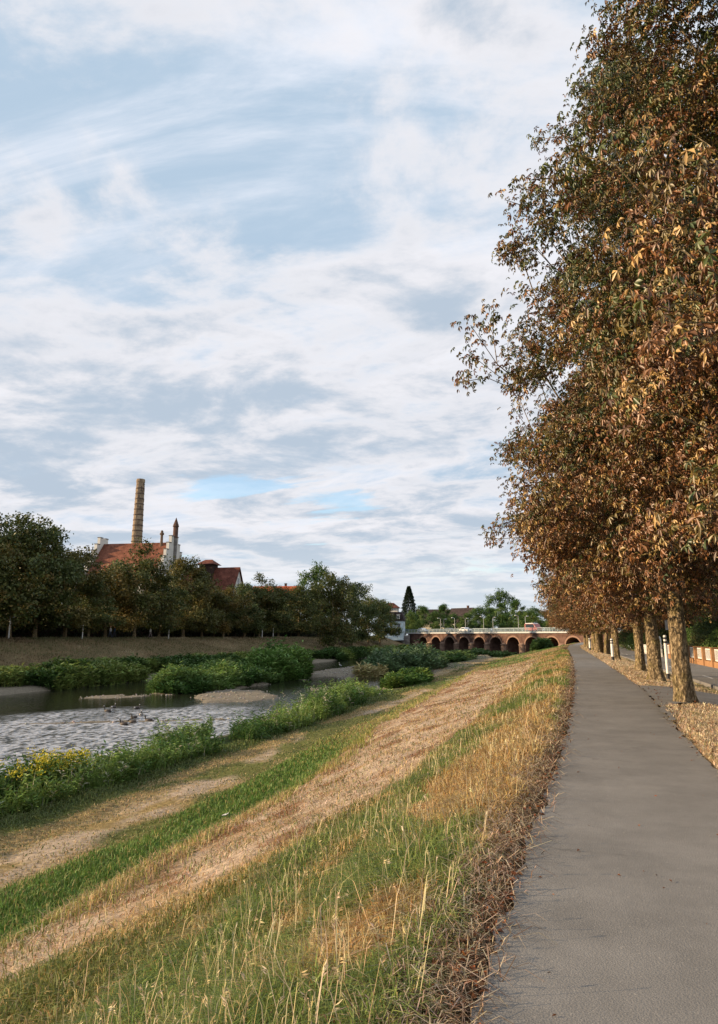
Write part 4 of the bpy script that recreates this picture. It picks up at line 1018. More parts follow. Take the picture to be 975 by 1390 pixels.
gb = [(10.4, 36, 0, .72, 'green garden bush nearest behind the orange fence at the right edge'), (10.6, 41, 1, 1.0, 'dark garden bush behind the orange fence, second along it'), (10.4, 46, 0, .9, 'green garden bush behind the orange fence, third along it'),
      (10.4, 51, 1, 1.0, 'dark garden bush behind the orange fence, fourth along it'), (10.2, 56, 0, 1.0, 'green garden bush behind the orange fence, fifth along it'), (9.8, 62, 1, 1.0, 'dark garden bush behind the orange fence, sixth along it'),
      (9.6, 68, 0, 1.0, 'green garden bush behind the orange fence, seventh along it'), (9.0, 92, 1, 1.1, 'dark garden bush beyond the white picket fence'), (8.2, 102, 0, 1.2, 'green garden bush beyond the white picket fence, farther on'), (11, 30, 1, 1.0, 'dark garden bush behind the fence just outside the right edge'),
      (8.2, 112, 1, 1.2, 'dark garden bush near the road bend'), (8.0, 124, 0, 1.3, 'green garden bush at the road bend')]
for i, (x, y, k, s, lab) in enumerate(gb):
    place_bush((B1, B2)[k], (x, y, -.3), i*1.1, s, lab)
for i, (x, y, s) in enumerate([(14.5, 33, .8), (15, 43, .95), (14.5, 54, .9), (15.5, 64, .95), (15, 88, .9), (14, 100, .9), (13.5, 114, .9), (12, 130, .9), (11, 146, .9)]):
    place_tree('garden_tree', DK[i % 3], (x, y, -.3), i*1.9, s, 'dark garden tree right of the road, %s from the camera' % ordn[i], 'tree', 'dark garden trees right of the road')

def add_shade_hedge():  # added dark hedge, stands in for the black shade under the far crowns
    e = empty('shade_hedge', (-77, 120, 1.0)); tag(e, 'long dark hedge added for the black shade behind the trunks of the far dike trees', 'hedge')
    n = 52000; Y = rng.uniform(-75, 118, n); f = rng.integers(0, 3, n); X = np.where(f == 0, 1.2, rng.uniform(-1.2, 1.2, n)); hh = 3.3 + 1.3*fbm(Y*.22, Y*0, 99, 3); Z = np.where(f == 0, rng.uniform(0, 1, n)*hh, hh)
    c = np.stack([X, Y, Z], 1) + rng.normal(0, .18, (n, 3)); nn = unit(np.stack([np.where(f == 0, 1, 0), 0*Y, np.where(f == 0, .3, 1)], 1) + rng.normal(0, .6, (n, 3)))
    L_ = rng.uniform(.25, .5, n); V, T = kites(c, L_, L_*.6, unit(rng.normal(0, 1, (n, 3))), nn, .2, .5)
    mesh_np('leaves', V, [T], M['gleaf'], np.repeat(jitter((.028, .042, .014), n), 4, 0), parent=e)
    MB().box(-1.0, 1.0, -75, 118, -.5, 3.4).build('branches', M['darkwood'], e)  # solid dark core of the added hedge
add_shade_hedge()

# ------------------------------------------------------------------ buildings
def window(parent, x, y, z, w_, h, axis='x', side=-1, fm=None):
    """frame + glass panes; axis x: wall runs along x at y; side = outward sign"""
    f = MB(); t = .09; p = MB(); o = side
    if axis == 'x':
        y0, y1 = sorted((y - o*.05, y + o*.07))
        f.box(x-w_/2-t, x+w_/2+t, y0, y1, z+h, z+h+t).box(x-w_/2-t, x+w_/2+t, y0, y1, z-t, z).box(x-w_/2-t, x-w_/2, y0, y1, z, z+h).box(x+w_/2, x+w_/2+t, y0, y1, z, z+h).box(x-.04, x+.04, y0, y1, z, z+h)
        g0, g1 = sorted((y + o*.02, y + o*.04)); p.box(x-w_/2, x+w_/2, g0, g1, z, z+h)
    else:
        y0, y1 = sorted((y - o*.05, y + o*.07))
        f.box(y0, y1, x-w_/2-t, x+w_/2+t, z+h, z+h+t).box(y0, y1, x-w_/2-t, x+w_/2+t, z-t, z).box(y0, y1, x-w_/2-t, x-w_/2, z, z+h).box(y0, y1, x+w_/2, x+w_/2+t, z, z+h).box(y0, y1, x-.04, x+.04, z, z+h)
        g0, g1 = sorted((y + o*.02, y + o*.04)); p.box(g0, g1, x-w_/2, x+w_/2, z, z+h)
    fo = f.build('window', fm or M['frame'], parent); p.build('pane', M['glass'], fo)
def gable_house(name, loc, rz, Lx, Wy, eave, ridge, wallm, roofm, label, over=.5, wins=2, floors=2, cat='house', chimney=True):
    """ridge along local x, facade at -y"""
    e = empty(name, loc, rz); tag(e, label, cat)
    MB().prismx([(-Wy/2, -1), (Wy/2, -1), (Wy/2, eave), (0, ridge-.12), (-Wy/2, eave)], -Lx/2, Lx/2).build('wall', wallm, e)
    s = (ridge-eave)/(Wy/2); y = Wy/2+over; zl = eave-over*s; th = .22
    r_ = MB().prismx([(-y, zl), (0, ridge), (y, zl), (y, zl+th), (0, ridge+th), (-y, zl+th)], -Lx/2-.35, Lx/2+.35).build('roof', roofm, e)
    if chimney: MB().box(Lx*.2-.35, Lx*.2+.35, .5, 1.2, ridge-1.5, ridge+1.0).box(Lx*.2-.42, Lx*.2+.42, .43, 1.27, ridge+1.0, ridge+1.15).build('chimney', M['sandstone'], r_)
    for fl in range(floors):
        zc = .9 + fl*2.9
        if zc+1.4 > eave-.2: break
        for k in range(wins):
            window(e, -Lx/2 + Lx*(k+.5)/wins, -Wy/2, zc, 1.1, 1.4)
        for k in range(2): window(e, -Wy/4 + k*Wy/2, Lx/2, zc, 1.0, 1.4, 'y', 1)
    window(e, 0, Lx/2, eave+.4, 1.0, 1.2, 'y', 1)
    return e
# old brewery with stepped gables
def brewery():
    Y = 150; X = at(179, Y)
    e = empty('brewery', (X, Y, 1.0), R(6)); tag(e, 'old white factory hall with stepped gables and a steep red tiled roof', 'factory')
    Lx, Wy, ev, rd = 17.5, 17.0, 12.5, 22.2
    MB().box(-Lx/2, Lx/2, -Wy/2, Wy/2, -1, ev).build('wall', M['render'], e)
    y = Wy/2+.3; s = (rd-ev)/(Wy/2); zl = ev-.3*s
    rf = MB().prismx([(-y, zl), (y, zl), (0, rd)], -Lx/2+.02, Lx/2-.02).build('roof', M['rooftile'], e)
    for sx in (-1, 1):
        x0 = sx*Lx/2; x1 = x0 + sx*.7; poly = []; n = 7; pts = [(-Wy/2-.6, -1)]
        for i in range(n):
            ya = -Wy/2-.6 + (Wy/2+.0)*i/n; yb = -Wy/2-.6+(Wy/2+.0)*(i+1)/n; z = ev+.9+(rd+1.3-ev-.9)*(i)/(n-1)
            pts += [(ya, z), (yb, z)]
        left = pts; right = [(-a, b) for a, b in reversed(left)]
        g_ = MB().prismx(left+right, min(x0, x1), max(x0, x1)).build('stepped_gable', M['render'], e)
        cp = MB()
        for i in range(n):
            ya = -Wy/2-.6+(Wy/2)*i/n; yb = -Wy/2-.6+Wy/2*(i+1)/n; z = ev+.9+(rd+1.3-ev-.9)*i/(n-1)
            for q in (1, -1): MB().box(min(x0, x1)-.1, max(x0, x1)+.1, *sorted((q*(ya-.06), q*(yb-.02))), z+.003, z+.16).build('coping_stone', M['greystone'], g_)
        if sx == 1:
            for k, zz in ((-3.2, 12.2), (0, 12.2), (3.2, 12.2), (-1.8, 16), (1.8, 16)): window(e, k, x1, zz, 1.2, 2.0, 'y', 1)
            for fl in (2, 6):
                for k in (-5.5, -2, 2, 5.5): window(e, k, x1, fl, 1.3, 2.0, 'y', 1)
    for fl in (2, 7):
        for k in range(5): window(e, -Lx/2+Lx*(k+.5)/5, -Wy/2, fl, 1.4, 2.4)
    t = MB().lathe([(.2, rd-7), (.5, rd-5), (.52, rd+.9), (.65, rd+1.0)], 10, (Lx/2+.75, 0)).build('turret_shaft', M['greystone'], e)
    MB().lathe([(.60, rd+1.0), (.60, rd+3.6), (.75, rd+3.7), (.72, rd+3.9), (.04, rd+5.9)], 10, (Lx/2+.75, 0)).build('turret_cap', M['sandstone'], t)
    MB().lathe([(.36, rd-1.5), (.3, rd+1.7), (.5, rd+1.75), (.5, rd+2.2), (.3, rd+2.3), (.3, rd+2.7), (.02, rd+2.9)], 10, (Lx/2-2.4, -.6)).build('chimney', M['chimdark'], rf)
brewery()
def smokestack():
    Y = 168; X = at(177.5, Y); e = empty('smokestack', (X, Y, 1.0)); tag(e, 'tall tapering yellow brick factory chimney rising behind the red roof', 'chimney')
    Ht = 42.3
    MB().lathe([(1.8, -1), (1.5, 20), (1.08, Ht-1), (1.16, Ht-.9), (1.16, Ht-.3), (1.08, Ht)], 20).build('shaft', M['chim'], e, smooth=False)
    hp = MB()
    for k in range(20):
        z = 12 + k*1.45; r = 1.5-(z-20)/(Ht-21)*.42 if z > 20 else 1.5+(20-z)*.0143
        hp.lathe([(r+.04, z), (r+.07, z+.03), (r+.07, z+.28), (r+.04, z+.31)], 20)
    hp.build('iron_hoops', M['chimdark'], e)
    mb = MB(); random.seed(3)
    for k in range(46):
        z = random.uniform(Ht-8.5, Ht-.6); a = random.uniform(0, 6.28); r = 1.5-(z-20)/(Ht-21)*.42
        da = random.uniform(.1, .3); h = random.uniform(.2, .7)
        P = [(math.cos(q)*(r+.05), math.sin(q)*(r+.05)) for q in (a, a+da)]
        P2 = [(math.cos(q)*(r-.1), math.sin(q)*(r-.1)) for q in (a, a+da)]
        mb.add([(*P2[0], z), (*P2[1], z), (*P2[1], z+h), (*P2[0], z+h), (*P[0], z), (*P[1], z), (*P[1], z+h), (*P[0], z+h)], [(4,5,6,7), (0,4,7,3), (1,2,6,5), (3,7,6,2), (0,1,5,4)])
    mb.build('weathered_bricks', M['chimdark'], e)
    lad = MB()
    for sx in (-.25, .25): lad.tube((sx, -1.85, 2), (sx, -1.25, Ht-.5), .03, n=4)
    for k in range(60): lad.box(-.25, .25, -1.86+k*.0101-.02, -1.83+k*.0101, 2.3+k*.65, 2.34+k*.65)
    lad.build('ladder', M['darkmetal'], e)
smokestack()
def malt_house():
    Y = 160; X = at(298, Y); e = empty('malt_house', (X, Y, 1.0), R(4)); tag(e, 'brown tiled gabled building with a louvred roof turret', 'house')
    Lx, Wy, ev, rd = 8.6, 8.0, 10.5, 16.6
    MB().prismx([(-Wy/2, -1), (Wy/2, -1), (Wy/2, ev), (0, rd-.1), (-Wy/2, ev)], -Lx/2, Lx/2).build('wall', M['render'], e)
    s = (rd-ev)/(Wy/2); y = Wy/2+.4; zl = ev-.4*s
    rf = MB().prismx([(-y, zl), (0, rd), (y, zl), (y, zl+.25), (0, rd+.25), (-y, zl+.25)], -Lx/2-.3, Lx/2+.4).build('roof', M['roofdark'], e)
    c = (-Lx/2+.9, -.3); MB().box(c[0]-1.7, c[0]+1.7, c[1]-1.7, c[1]+1.7, rd-3, rd+.9).build('turret', M['darkwood'], e)
    r2 = MB(); q = 2.4; r2.add([(c[0]-q, c[1]-q, rd+.9), (c[0]+q, c[1]-q, rd+.9), (c[0]+q, c[1]+q, rd+.9), (c[0]-q, c[1]+q, rd+.9), (c[0]-.9, c[1], rd+2.2), (c[0]+.9, c[1], rd+2.2)],
                      [(0,1,5,4), (1,2,5), (2,3,4,5), (3,0,4), (3,2,1,0)]); r2.build('turret_roof', M['roofdark'], e)
    window(e, 0, Lx/2, ev+2.3, .9, 1.4, 'y', 1)
    for k in (-2.2, 2.2): window(e, k, Lx/2, 6, 1.1, 1.6, 'y', 1)
    for k in range(3): window(e, -3+k*3, -Wy/2, 5.5, 1.1, 1.6)
malt_house()
gable_house('side_wing', (at(246, 158), 158, 1.0), R(5), 8, 11, 9.5, 16.5, M['rendercream'], M['roofdark'], 'brown roofed wing between the stepped hall and the turret house', cat='house')
gable_house('long_hall', (at(374, 215), 215, 1.0), R(14), 14, 12, 11.5, 15.8, M['render'], M['rooforange'], 'long building with a bright orange red roof above the dike trees', cat='building')
def villa():
    Y = 250; X = at(533, Y); e = empty('villa', (X, Y, 1.0), R(8)); tag(e, 'pale blue villa with dark mansard roof at the left bridge head', 'house')
    e.scale = (.82, .82, .9)
    MB().box(-5, 5, -4.5, 4.5, -1, 6.2).build('wall', M['renderblue'], e)
    m = MB(); m.add([(-5.4,-4.9,6.2),(5.4,-4.9,6.2),(5.4,4.9,6.2),(-5.4,4.9,6.2),(-4.3,-3.8,9.6),(4.3,-3.8,9.6),(4.3,3.8,9.6),(-4.3,3.8,9.6)], [(0,1,5,4),(1,2,6,5),(2,3,7,6),(3,0,4,7),(3,2,1,0),(4,5,6,7)])
    rf = m.build('roof', M['roofgrey'], e)
    u = MB().box(-4.4, 2.5, -2.5, 3.6, 9.6, 11.2).build('attic_storey', M['render'], e)
    m = MB(); m.add([(-5.4,-3.3,11.2),(3.4,-3.3,11.2),(3.4,4.4,11.2),(-5.4,4.4,11.2),(-2.6,.5,13.2),(.6,.5,13.2)], [(0,1,5,4),(1,2,5),(2,3,4,5),(3,0,4),(3,2,1,0)]); m.build('upper_roof', M['roofdark'], e)
    for k in (-3, 0, 3):
        d = MB().box(k-.6, k+.6, -5.1, -3.4, 6.9, 8.5).box(k-.75, k+.75, -5.3, -3.4, 8.5, 8.7).build('dormer', M['render'], rf); 
        window(e, k, -5.1, 7.1, .8, 1.1)
    for z in (.8, 3.6):
        for k in (-3.2, 0, 3.2): window(e, k, -4.5, z, 1.1, 1.7)
        for k in (-2, 2): window(e, k, 5, z, 1.0, 1.7, 'y', 1)
villa()
gable_house('gabled_house', (at(629, 300), 300, 1.2), R(-30), 11, 9, 6.2, 11.3, M['render'], M['roofgrey'], 'white gabled house with a dark roof behind the bridge', wins=3)
gable_house('row_house', (at(594, 310), 310, 1.2), R(5), 17, 9, 6.5, 11.2, M['rendercream'], M['roofgrey'], 'dark roofed house glimpsed between the trees behind the bridge', wins=4)
gable_house('balcony_house', (13.5, 128, -.3), R(-75), 10, 9, 6.0, 9.5, M['renderblue'], M['roofgrey'], 'pale blue house glimpsed between the chestnut trunks', wins=3)
gable_house('garden_house', (20, 60, -.3), R(-88), 14, 10, 6.2, 10.5, M['rendercream'], M['roofdark'], 'cream house hidden in trees right of the road', wins=3)

# ------------------------------------------------------------------ bridge
def bridge():
    B = Vector((at(574.5, 245), 245, 0)); A = Vector((at(748.8, 200), 200, 0)); dx = (A-B); sp = dx.length/8; ux = dx.normalized()
    O = B - ux*sp*1.25; ang = math.atan2(ux.y, ux.x)
    e = empty('stone_bridge', (O.x, O.y, 0), ang); tag(e, 'long red sandstone bridge with round arches and a white cornice', 'bridge')
    deck, crown, spring, bot, D = 2.3, 1.25, -.75, -4.6, 9.0; half = sp/2-1.25; nar = 12; x0 = sp*.75; NA = 13
    wall = MB(); L = x0 + NA*sp + 1
    pts = []
    for k in range(NA):
        c = x0 + (k+.5)*sp
        arc = [(c - half*math.cos(math.pi*i/nar), spring + (crown-spring)*math.sin(math.pi*i/nar)) for i in range(nar+1)]
        for yy_, fl in ((0, 1), (D, -1)):
            for i in range(nar):
                q = [(arc[i][0], yy_, arc[i][1]), (arc[i+1][0], yy_, arc[i+1][1]), (arc[i+1][0], yy_, deck), (arc[i][0], yy_, deck)]
                wall.add(q if fl > 0 else q[::-1], [(0, 1, 2, 3)])
            for xa, xb in ((c-sp/2, c-half), (c+half, c+sp/2)):
                q = [(xa, yy_, bot), (xb, yy_, bot), (xb, yy_, deck), (xa, yy_, deck)]; wall.add(q if fl > 0 else q[::-1], [(0, 1, 2, 3)])
        full = [(c-half, bot)] + arc + [(c+half, bot)]
        for i in range(len(full)-1):
            a, b = full[i], full[i+1]; wall.add([(a[0], 0, a[1]), (a[0], D, a[1]), (b[0], D, b[1]), (b[0], 0, b[1])], [(0, 1, 2, 3)])
        rg = MB(); th = .42
        for i in range(nar):
            t0, t1 = math.pi*i/nar, math.pi*(i+1)/nar
            P = [(c-(half+o)*math.cos(t), spring+(crown-spring+o)*math.sin(t)) for t in (t0, t1) for o in (.0, th)]
            rg.add([(P[0][0], -.12, P[0][1]), (P[2][0], -.12, P[2][1]), (P[3][0], -.12, P[3][1]), (P[1][0], -.12, P[1][1]), (P[0][0], .0, P[0][1]), (P[2][0], .0, P[2][1]), (P[3][0], 0, P[3][1]), (P[1][0], 0, P[1][1])],
                   [(0,1,2,3), (3,2,6,7), (0,4,5,1)])
        rg.build('arch_ring', M['ringstone'], e)
        xp = c - sp/2; h = .95
        pr = MB(); n = 8
        for za, zb, gsc in ((bot, spring-.25, 1.0), (spring-.25, spring, 1.14), (spring, spring+.4, .8)):
            ring = [(xp + h*gsc*math.cos(math.pi+math.pi*i/n), -.02+1.0*gsc*math.sin(math.pi+math.pi*i/n)) for i in range(n+1)]
            m_ = len(ring); pr.add([(x, y, za) for x, y in ring]+[(x*(1 if zb < spring+.3 else 1), y if zb < spring+.3 else y*.3, zb) for x, y in ring],
                   [(i, i+1, i+1+m_, i+m_) for i in range(m_-1)]+[tuple(range(m_, 2*m_)), tuple(range(m_-1, -1, -1))])
        pr.build('pier', M['pierstone'], e)
    for yy_ in (0, D): wall.add([(0, yy_, bot), (x0, yy_, bot), (x0, yy_, deck), (0, yy_, deck)], [(0, 1, 2, 3)])
    wall.add([(0, 0, deck), (L, 0, deck), (L, D, deck), (0, D, deck)], [(0, 1, 2, 3)])
    wall.build('wall', M['sandstone'], e)
    MB().box(-7, L+3, -.45, D+.45, deck+.003, deck+.35).build('cornice', M['cornice'], e)
    MB().box(-3, L+3, .6, D-.6, deck+.353, deck+.38).build('roadway', M['asphalt'], e)
    for y in (-.25, D+.25):
        r_ = MB(); z0 = deck+.35; r_.box(-3, L+3, y-.05, y+.05, z0+1.0, z0+1.12).box(-3, L+3, y-.03, y+.03, z0+.12, z0+.17).box(-3, L+3, y-.03, y+.03, z0+.55, z0+.6)
        x = -3
        while x < L+3: r_.box(x-.06, x+.06, y-.06, y+.06, z0, z0+1.05); x += 1.95
        x = -3
        while x < L+3: r_.box(x-.015, x+.015, y-.015, y+.015, z0+.15, z0+1.0); x += .28
        r_.build('railing', M['railing'], e)
    # wing wall left
    return e, ux, O, deck, ang, sp
br, BU, BO, BDECK, BANG, BSP = bridge()
BN = Vector((-BU.y, BU.x, 0))          # towards the far side
def on_bridge(s, t, z=0): p = BO + BU*s + BN*t; return (p.x, p.y, BDECK+.38+z)
w_ = empty('retaining_wall', (BO.x, BO.y, 0), BANG+R(50)); tag(w_, 'grey stone retaining wall at the left end of the bridge', 'wall')
m = MB(); m.add([(-16,-3.6,-4.5),(1,-3.6,-4.5),(1,-2.4,2.0),(-16,-2.4,-2.2),(-16,-1,-4.5),(1,-1,-4.5),(1,-1,2.0),(-16,-1,-2.2)], [(0,1,2,3),(3,2,6,7),(0,3,7,4),(1,5,6,2)]); m.build('wall', M['greystone'], w_)
m = MB()
for k in range(4): m.add([(-16,-3.45+k*.28,-3.9+k*.45*1.2),(1,-3.45+k*.28,-3.3+k*1.25),(1,-3.3+k*.28,-3.15+k*1.25),(-16,-3.3+k*.28,-3.78+k*.54)], [(0,1,2,3)])
def lamp_post(loc, h, label, grp, rz=0):
    e = empty('street_lamp', loc, rz); tag(e, label, 'street lamp', grp)
    MB().lathe([(.13, -.1), (.12, .5), (.07, .6), (.055, h)], 8).build('post', M['greymetal'], e)
    MB().tube((0, 0, h-.05), (0, -.7, h+.12), .035, n=6).build('arm', M['greymetal'], e)
    hd = MB().box(-.16, .16, -1.2, -.5, h+.06, h+.2).build('lamp_head', M['whitepaint'], e, bevel=.03)
    MB().box(-.12, .12, -1.15, -.6, h+.03, h+.06).build('glass', M['lampglass'], hd)
    return e
ls = [10.5, 19, 23, 27, 37.5, 42, 52.7, 58, 67.5]
for i, s in enumerate(ls): lamp_post(on_bridge(s, 1.0 if i % 2 else 8.0), 4.4, 'slim grey street lamp on the bridge, %s from the left' % ordn[i], 'street lamps on the bridge', BANG+(0 if i % 2 else math.pi))

def car(name, loc, rz, body, L_, W_, H_, label, cat, van=False):
    e = empty(name, loc, rz); tag(e, label, cat)
    if van: prof = [(-L_/2, .35), (L_/2-.1, .35), (L_/2, .6), (L_/2-.05, 1.05), (L_/2-.95, 1.25), (L_/2-1.5, H_-.08), (L_/2-1.9, H_), (-L_/2+.15, H_), (-L_/2, H_-.2)]
    else: prof = [(-L_/2, .35), (L_/2-.1, .35), (L_/2, .55), (L_/2-.08, .82), (L_/2-1.05, .95), (L_/2-1.75, H_-.06), (L_/2-2.3, H_), (-L_/2+1.0, H_-.03), (-L_/2+.25, 1.0), (-L_/2, .9)]
    bo = MB().prism(prof, -W_/2, W_/2).build('body', body, e, bevel=.07)
    g_ = MB(); a = (L_/2-1.1, 1.02 if not van else 1.28); top = H_-.14
    xa, xb = (-L_/2+.45, L_/2-1.25) if van else (-L_/2+.6, L_/2-1.3)
    xc, xd = (-L_/2+.45, L_/2-1.65) if van else (-L_/2+1.1, L_/2-1.85)
    z0 = 1.2 if van else .98
    for y in (-W_/2-.012, W_/2+.012): g_.add([(xa, y, z0), (xb, y, z0), (xd, y, top), (xc, y, top)], [(0, 1, 2, 3)])
    g_.build('window', M['glass'], e)
    for x in (-L_/2+.85, L_/2-.85):
        for y in (-W_/2+.02, W_/2-.02):
            wh = MB().tube((x, y-.1, .33), (x, y+.1, .33), .33, n=18).build('wheel', M['blackpaint'], e)
            MB().tube((x, y-.115, .33), (x, y+.115, .33), .18, n=12).build('rim', M['greymetal'], wh)
    for y in (-W_/2+.25, W_/2-.25): MB().box(L_/2-.06, L_/2+.015, y-.14, y+.14, .62, .78).build('headlight', M['lampglass'], e)
    return e
M['redpaint'] = mat('red_car_paint', (.33, .13, .12), .3, .5)
M['whitecar'] = mat('white_car_paint', (.7, .7, .7), .3, .5)
M['darkcar'] = mat('dark_car_paint', (.05, .06, .08), .3, .5)
vb = car('van', on_bridge(62, 3.0), BANG, M['redpaint'], 5.4, 2.0, 2.2, 'red van with a white roof driving over the bridge', 'van', True)
MB().prism([(-2.5, 2.205), (.75, 2.205), (.6, 2.36), (-2.35, 2.36)], -.9, .9).build('roof_panel', M['whitecar'], vb, bevel=.03)
car('car', on_bridge(5, 3.0), BANG, M['whitecar'], 4.3, 1.8, 1.5, 'white car near the left end of the bridge', 'car')
car('car', on_bridge(30, 3.0), BANG, M['whitecar'], 4.3, 1.8, 1.5, 'white car on the bridge left of its middle', 'car')
car('car', on_bridge(16, 6.2), BANG+math.pi, M['darkcar'], 4.3, 1.8, 1.5, 'dark car on the far lane of the bridge', 'car')

# ------------------------------------------------------------------ street furniture right of the path
def marker_post(x, y, label, h=1.35, r=.055):
    z = float(height(np.array(x), np.array(y))); e = empty('marker_post', (x, y, z)); tag(e, label, 'post', 'white marker posts with black bands')
    MB().lathe([(r, -.1), (r, h-.02), (r*.4, h)], 12).build('shaft', M['whitepaint'], e)
    b = MB(); b.lathe([(r+.004, 0), (r+.004, .28)], 12)
    b.build('foot', M['blackpaint'], e)
    for k in range(2): MB().lathe([(r+.004, h-.16-.15*k), (r+.004, h-.08-.15*k)], 12).build('band', M['blackpaint'], e)
marker_post(3.28, 31.5, 'white marker post with black foot between the two nearest trunks', 1.75, .06)
marker_post(2.05, 50.5, 'white marker post with black bands at the right path edge', 1.4, .085)
marker_post(1.15, 84.0, 'farthest white marker post beside the path', 1.3, .11)
e = empty('sign_pole', (3.42, 28.6, -.2)); tag(e, 'slim grey leaning sign pole right behind the nearest trunk', 'pole')
MB().tube((0, 0, -.2), (-.12, 0, 2.1), .035, n=10).build('pole', M['greymetal'], e)
MB().box(-.40, .16, -.05, -.02, 2.0, 2.35).build('sign_plate', M['greymetal'], e)

def garden_fence():
    e = empty('garden_fence', (0, 0, 0)); tag(e, 'low orange garden wall with pillars and pale metal fence panels', 'fence')
    p0 = Vector((8.75, 24, -.3)); p1 = Vector((7.6, 72, -.3)); n = 16; d = (p1-p0)/n; u_ = d.normalized(); rz = math.atan2(u_.y, u_.x)
    rot = Matrix.Rotation(rz, 4, 'Z')
    def put(o, p): o.location = p; o.rotation_euler = (0, 0, rz)
    st = d.length
    put(MB().box(0, st*n, -.12, .12, -.3, .30).build('base_wall', M['orangewall'], e), p0)
    pm = None; fm = None
    for k in range(n+1):
        if pm is None: o = pm = MB().box(-.2, .2, -.2, .2, -.3, 1.12).box(-.23, .23, -.23, .23, 1.123, 1.18).build('pillar', M['orangewall'], e)
        else: o = pm.copy(); COL.objects.link(o)
        put(o, p0+d*k)
    for k in range(n):
        if fm is None:
            f = MB(); f.box(.3, st-.3, -.03, .03, 1.02, 1.08).box(.3, st-.3, -.03, .03, .36, .42).box(.3, .36, -.03, .03, .42, 1.02).box(st-.36, st-.3, -.03, .03, .42, 1.02)
            x = .36+.16
            while x < st-.4: f.box(x-.012, x+.012, -.012, .012, .42, 1.02); x += .16
            o = fm = f.build('fence_panel', M['whitepaint'], e)
        else: o = fm.copy(); COL.objects.link(o)
        put(o, p0+d*k)
garden_fence()
def picket():
    e = empty('picket_fence', (7.2, 75, -.3), R(93)); tag(e, 'white picket garden fence with an arched gate beyond the orange wall', 'fence')
    f = MB(); 
    for k in range(60): f.box(k*.2, k*.2+.1, -.02, .02, 0, 1.0)
    f.build('pickets', M['whitepaint'], e)
    MB().box(0, 12, .025, .07, .25, .33).box(0, 12, .025, .07, .75, .83).build('rail', M['whitepaint'], e)
    a = MB()
    for i in range(10):
        t0, t1 = math.pi*i/10, math.pi*(i+1)/10
        a.tube((-.8-.7*math.cos(t0), 0, 1.2+.6*math.sin(t0)), (-.8-.7*math.cos(t1), 0, 1.2+.6*math.sin(t1)), .06, n=6)
    a.box(-1.56, -1.44, -.06, .06, 0, 1.2).box(-.16, -.04, -.06, .06, 0, 1.2)
    a.build('gate_arch', M['whitepaint'], e)
picket()

# far dike furniture
def fz(x, y): return float(height(np.array(x), np.array(y)))
def on_dike(px, X): 
    Y = X/math.tan(math.atan((px-487.5)/1004.8)-R(YAW)); return X, Y, fz(X, Y)
x, y, z = on_dike(12, -66.8); e = empty('dike_lamp', (x, y, z)); tag(e, 'slim white lamp post on the far dike at the left edge', 'street lamp', 'lamps and posts on the far dike')
MB().lathe([(.09, -.1), (.07, 2.5)], 8).build('post', M['whitepaint'], e); MB().box(-.4, .4, -.2, .2, 2.5, 2.62).build('lamp_head', M['greymetal'], e)
for px, lab in ((229, 'pale post on the far dike below the stepped gable'), (356, 'pale post on the far dike below the orange roof'), (371, 'pale post on the far dike, second below the orange roof')):
    x, y, z = on_dike(px, -66.8); e = empty('dike_post', (x, y, z)); tag(e, lab, 'post', 'lamps and posts on the far dike')
    MB().lathe([(.10, -.1), (.09, 1.9), (.03, 1.95)], 8).build('shaft', M['whitepaint'], e); MB().lathe([(.104, 1.55), (.104, 1.75)], 8).build('band', M['blackpaint'], e)
x, y, z = on_dike(112, -66.6); e = empty('notice_board', (x, y, z), R(-35)); tag(e, 'white notice board on a post under the dark trees', 'sign')
MB().box(-.05, .05, -.05, .05, -.1, 2.0).build('post', M['whitepaint'], e); MB().box(-1.2, .15, -.09, -.055, 1.55, 2.05).build('board', M['whitepaint'], e)

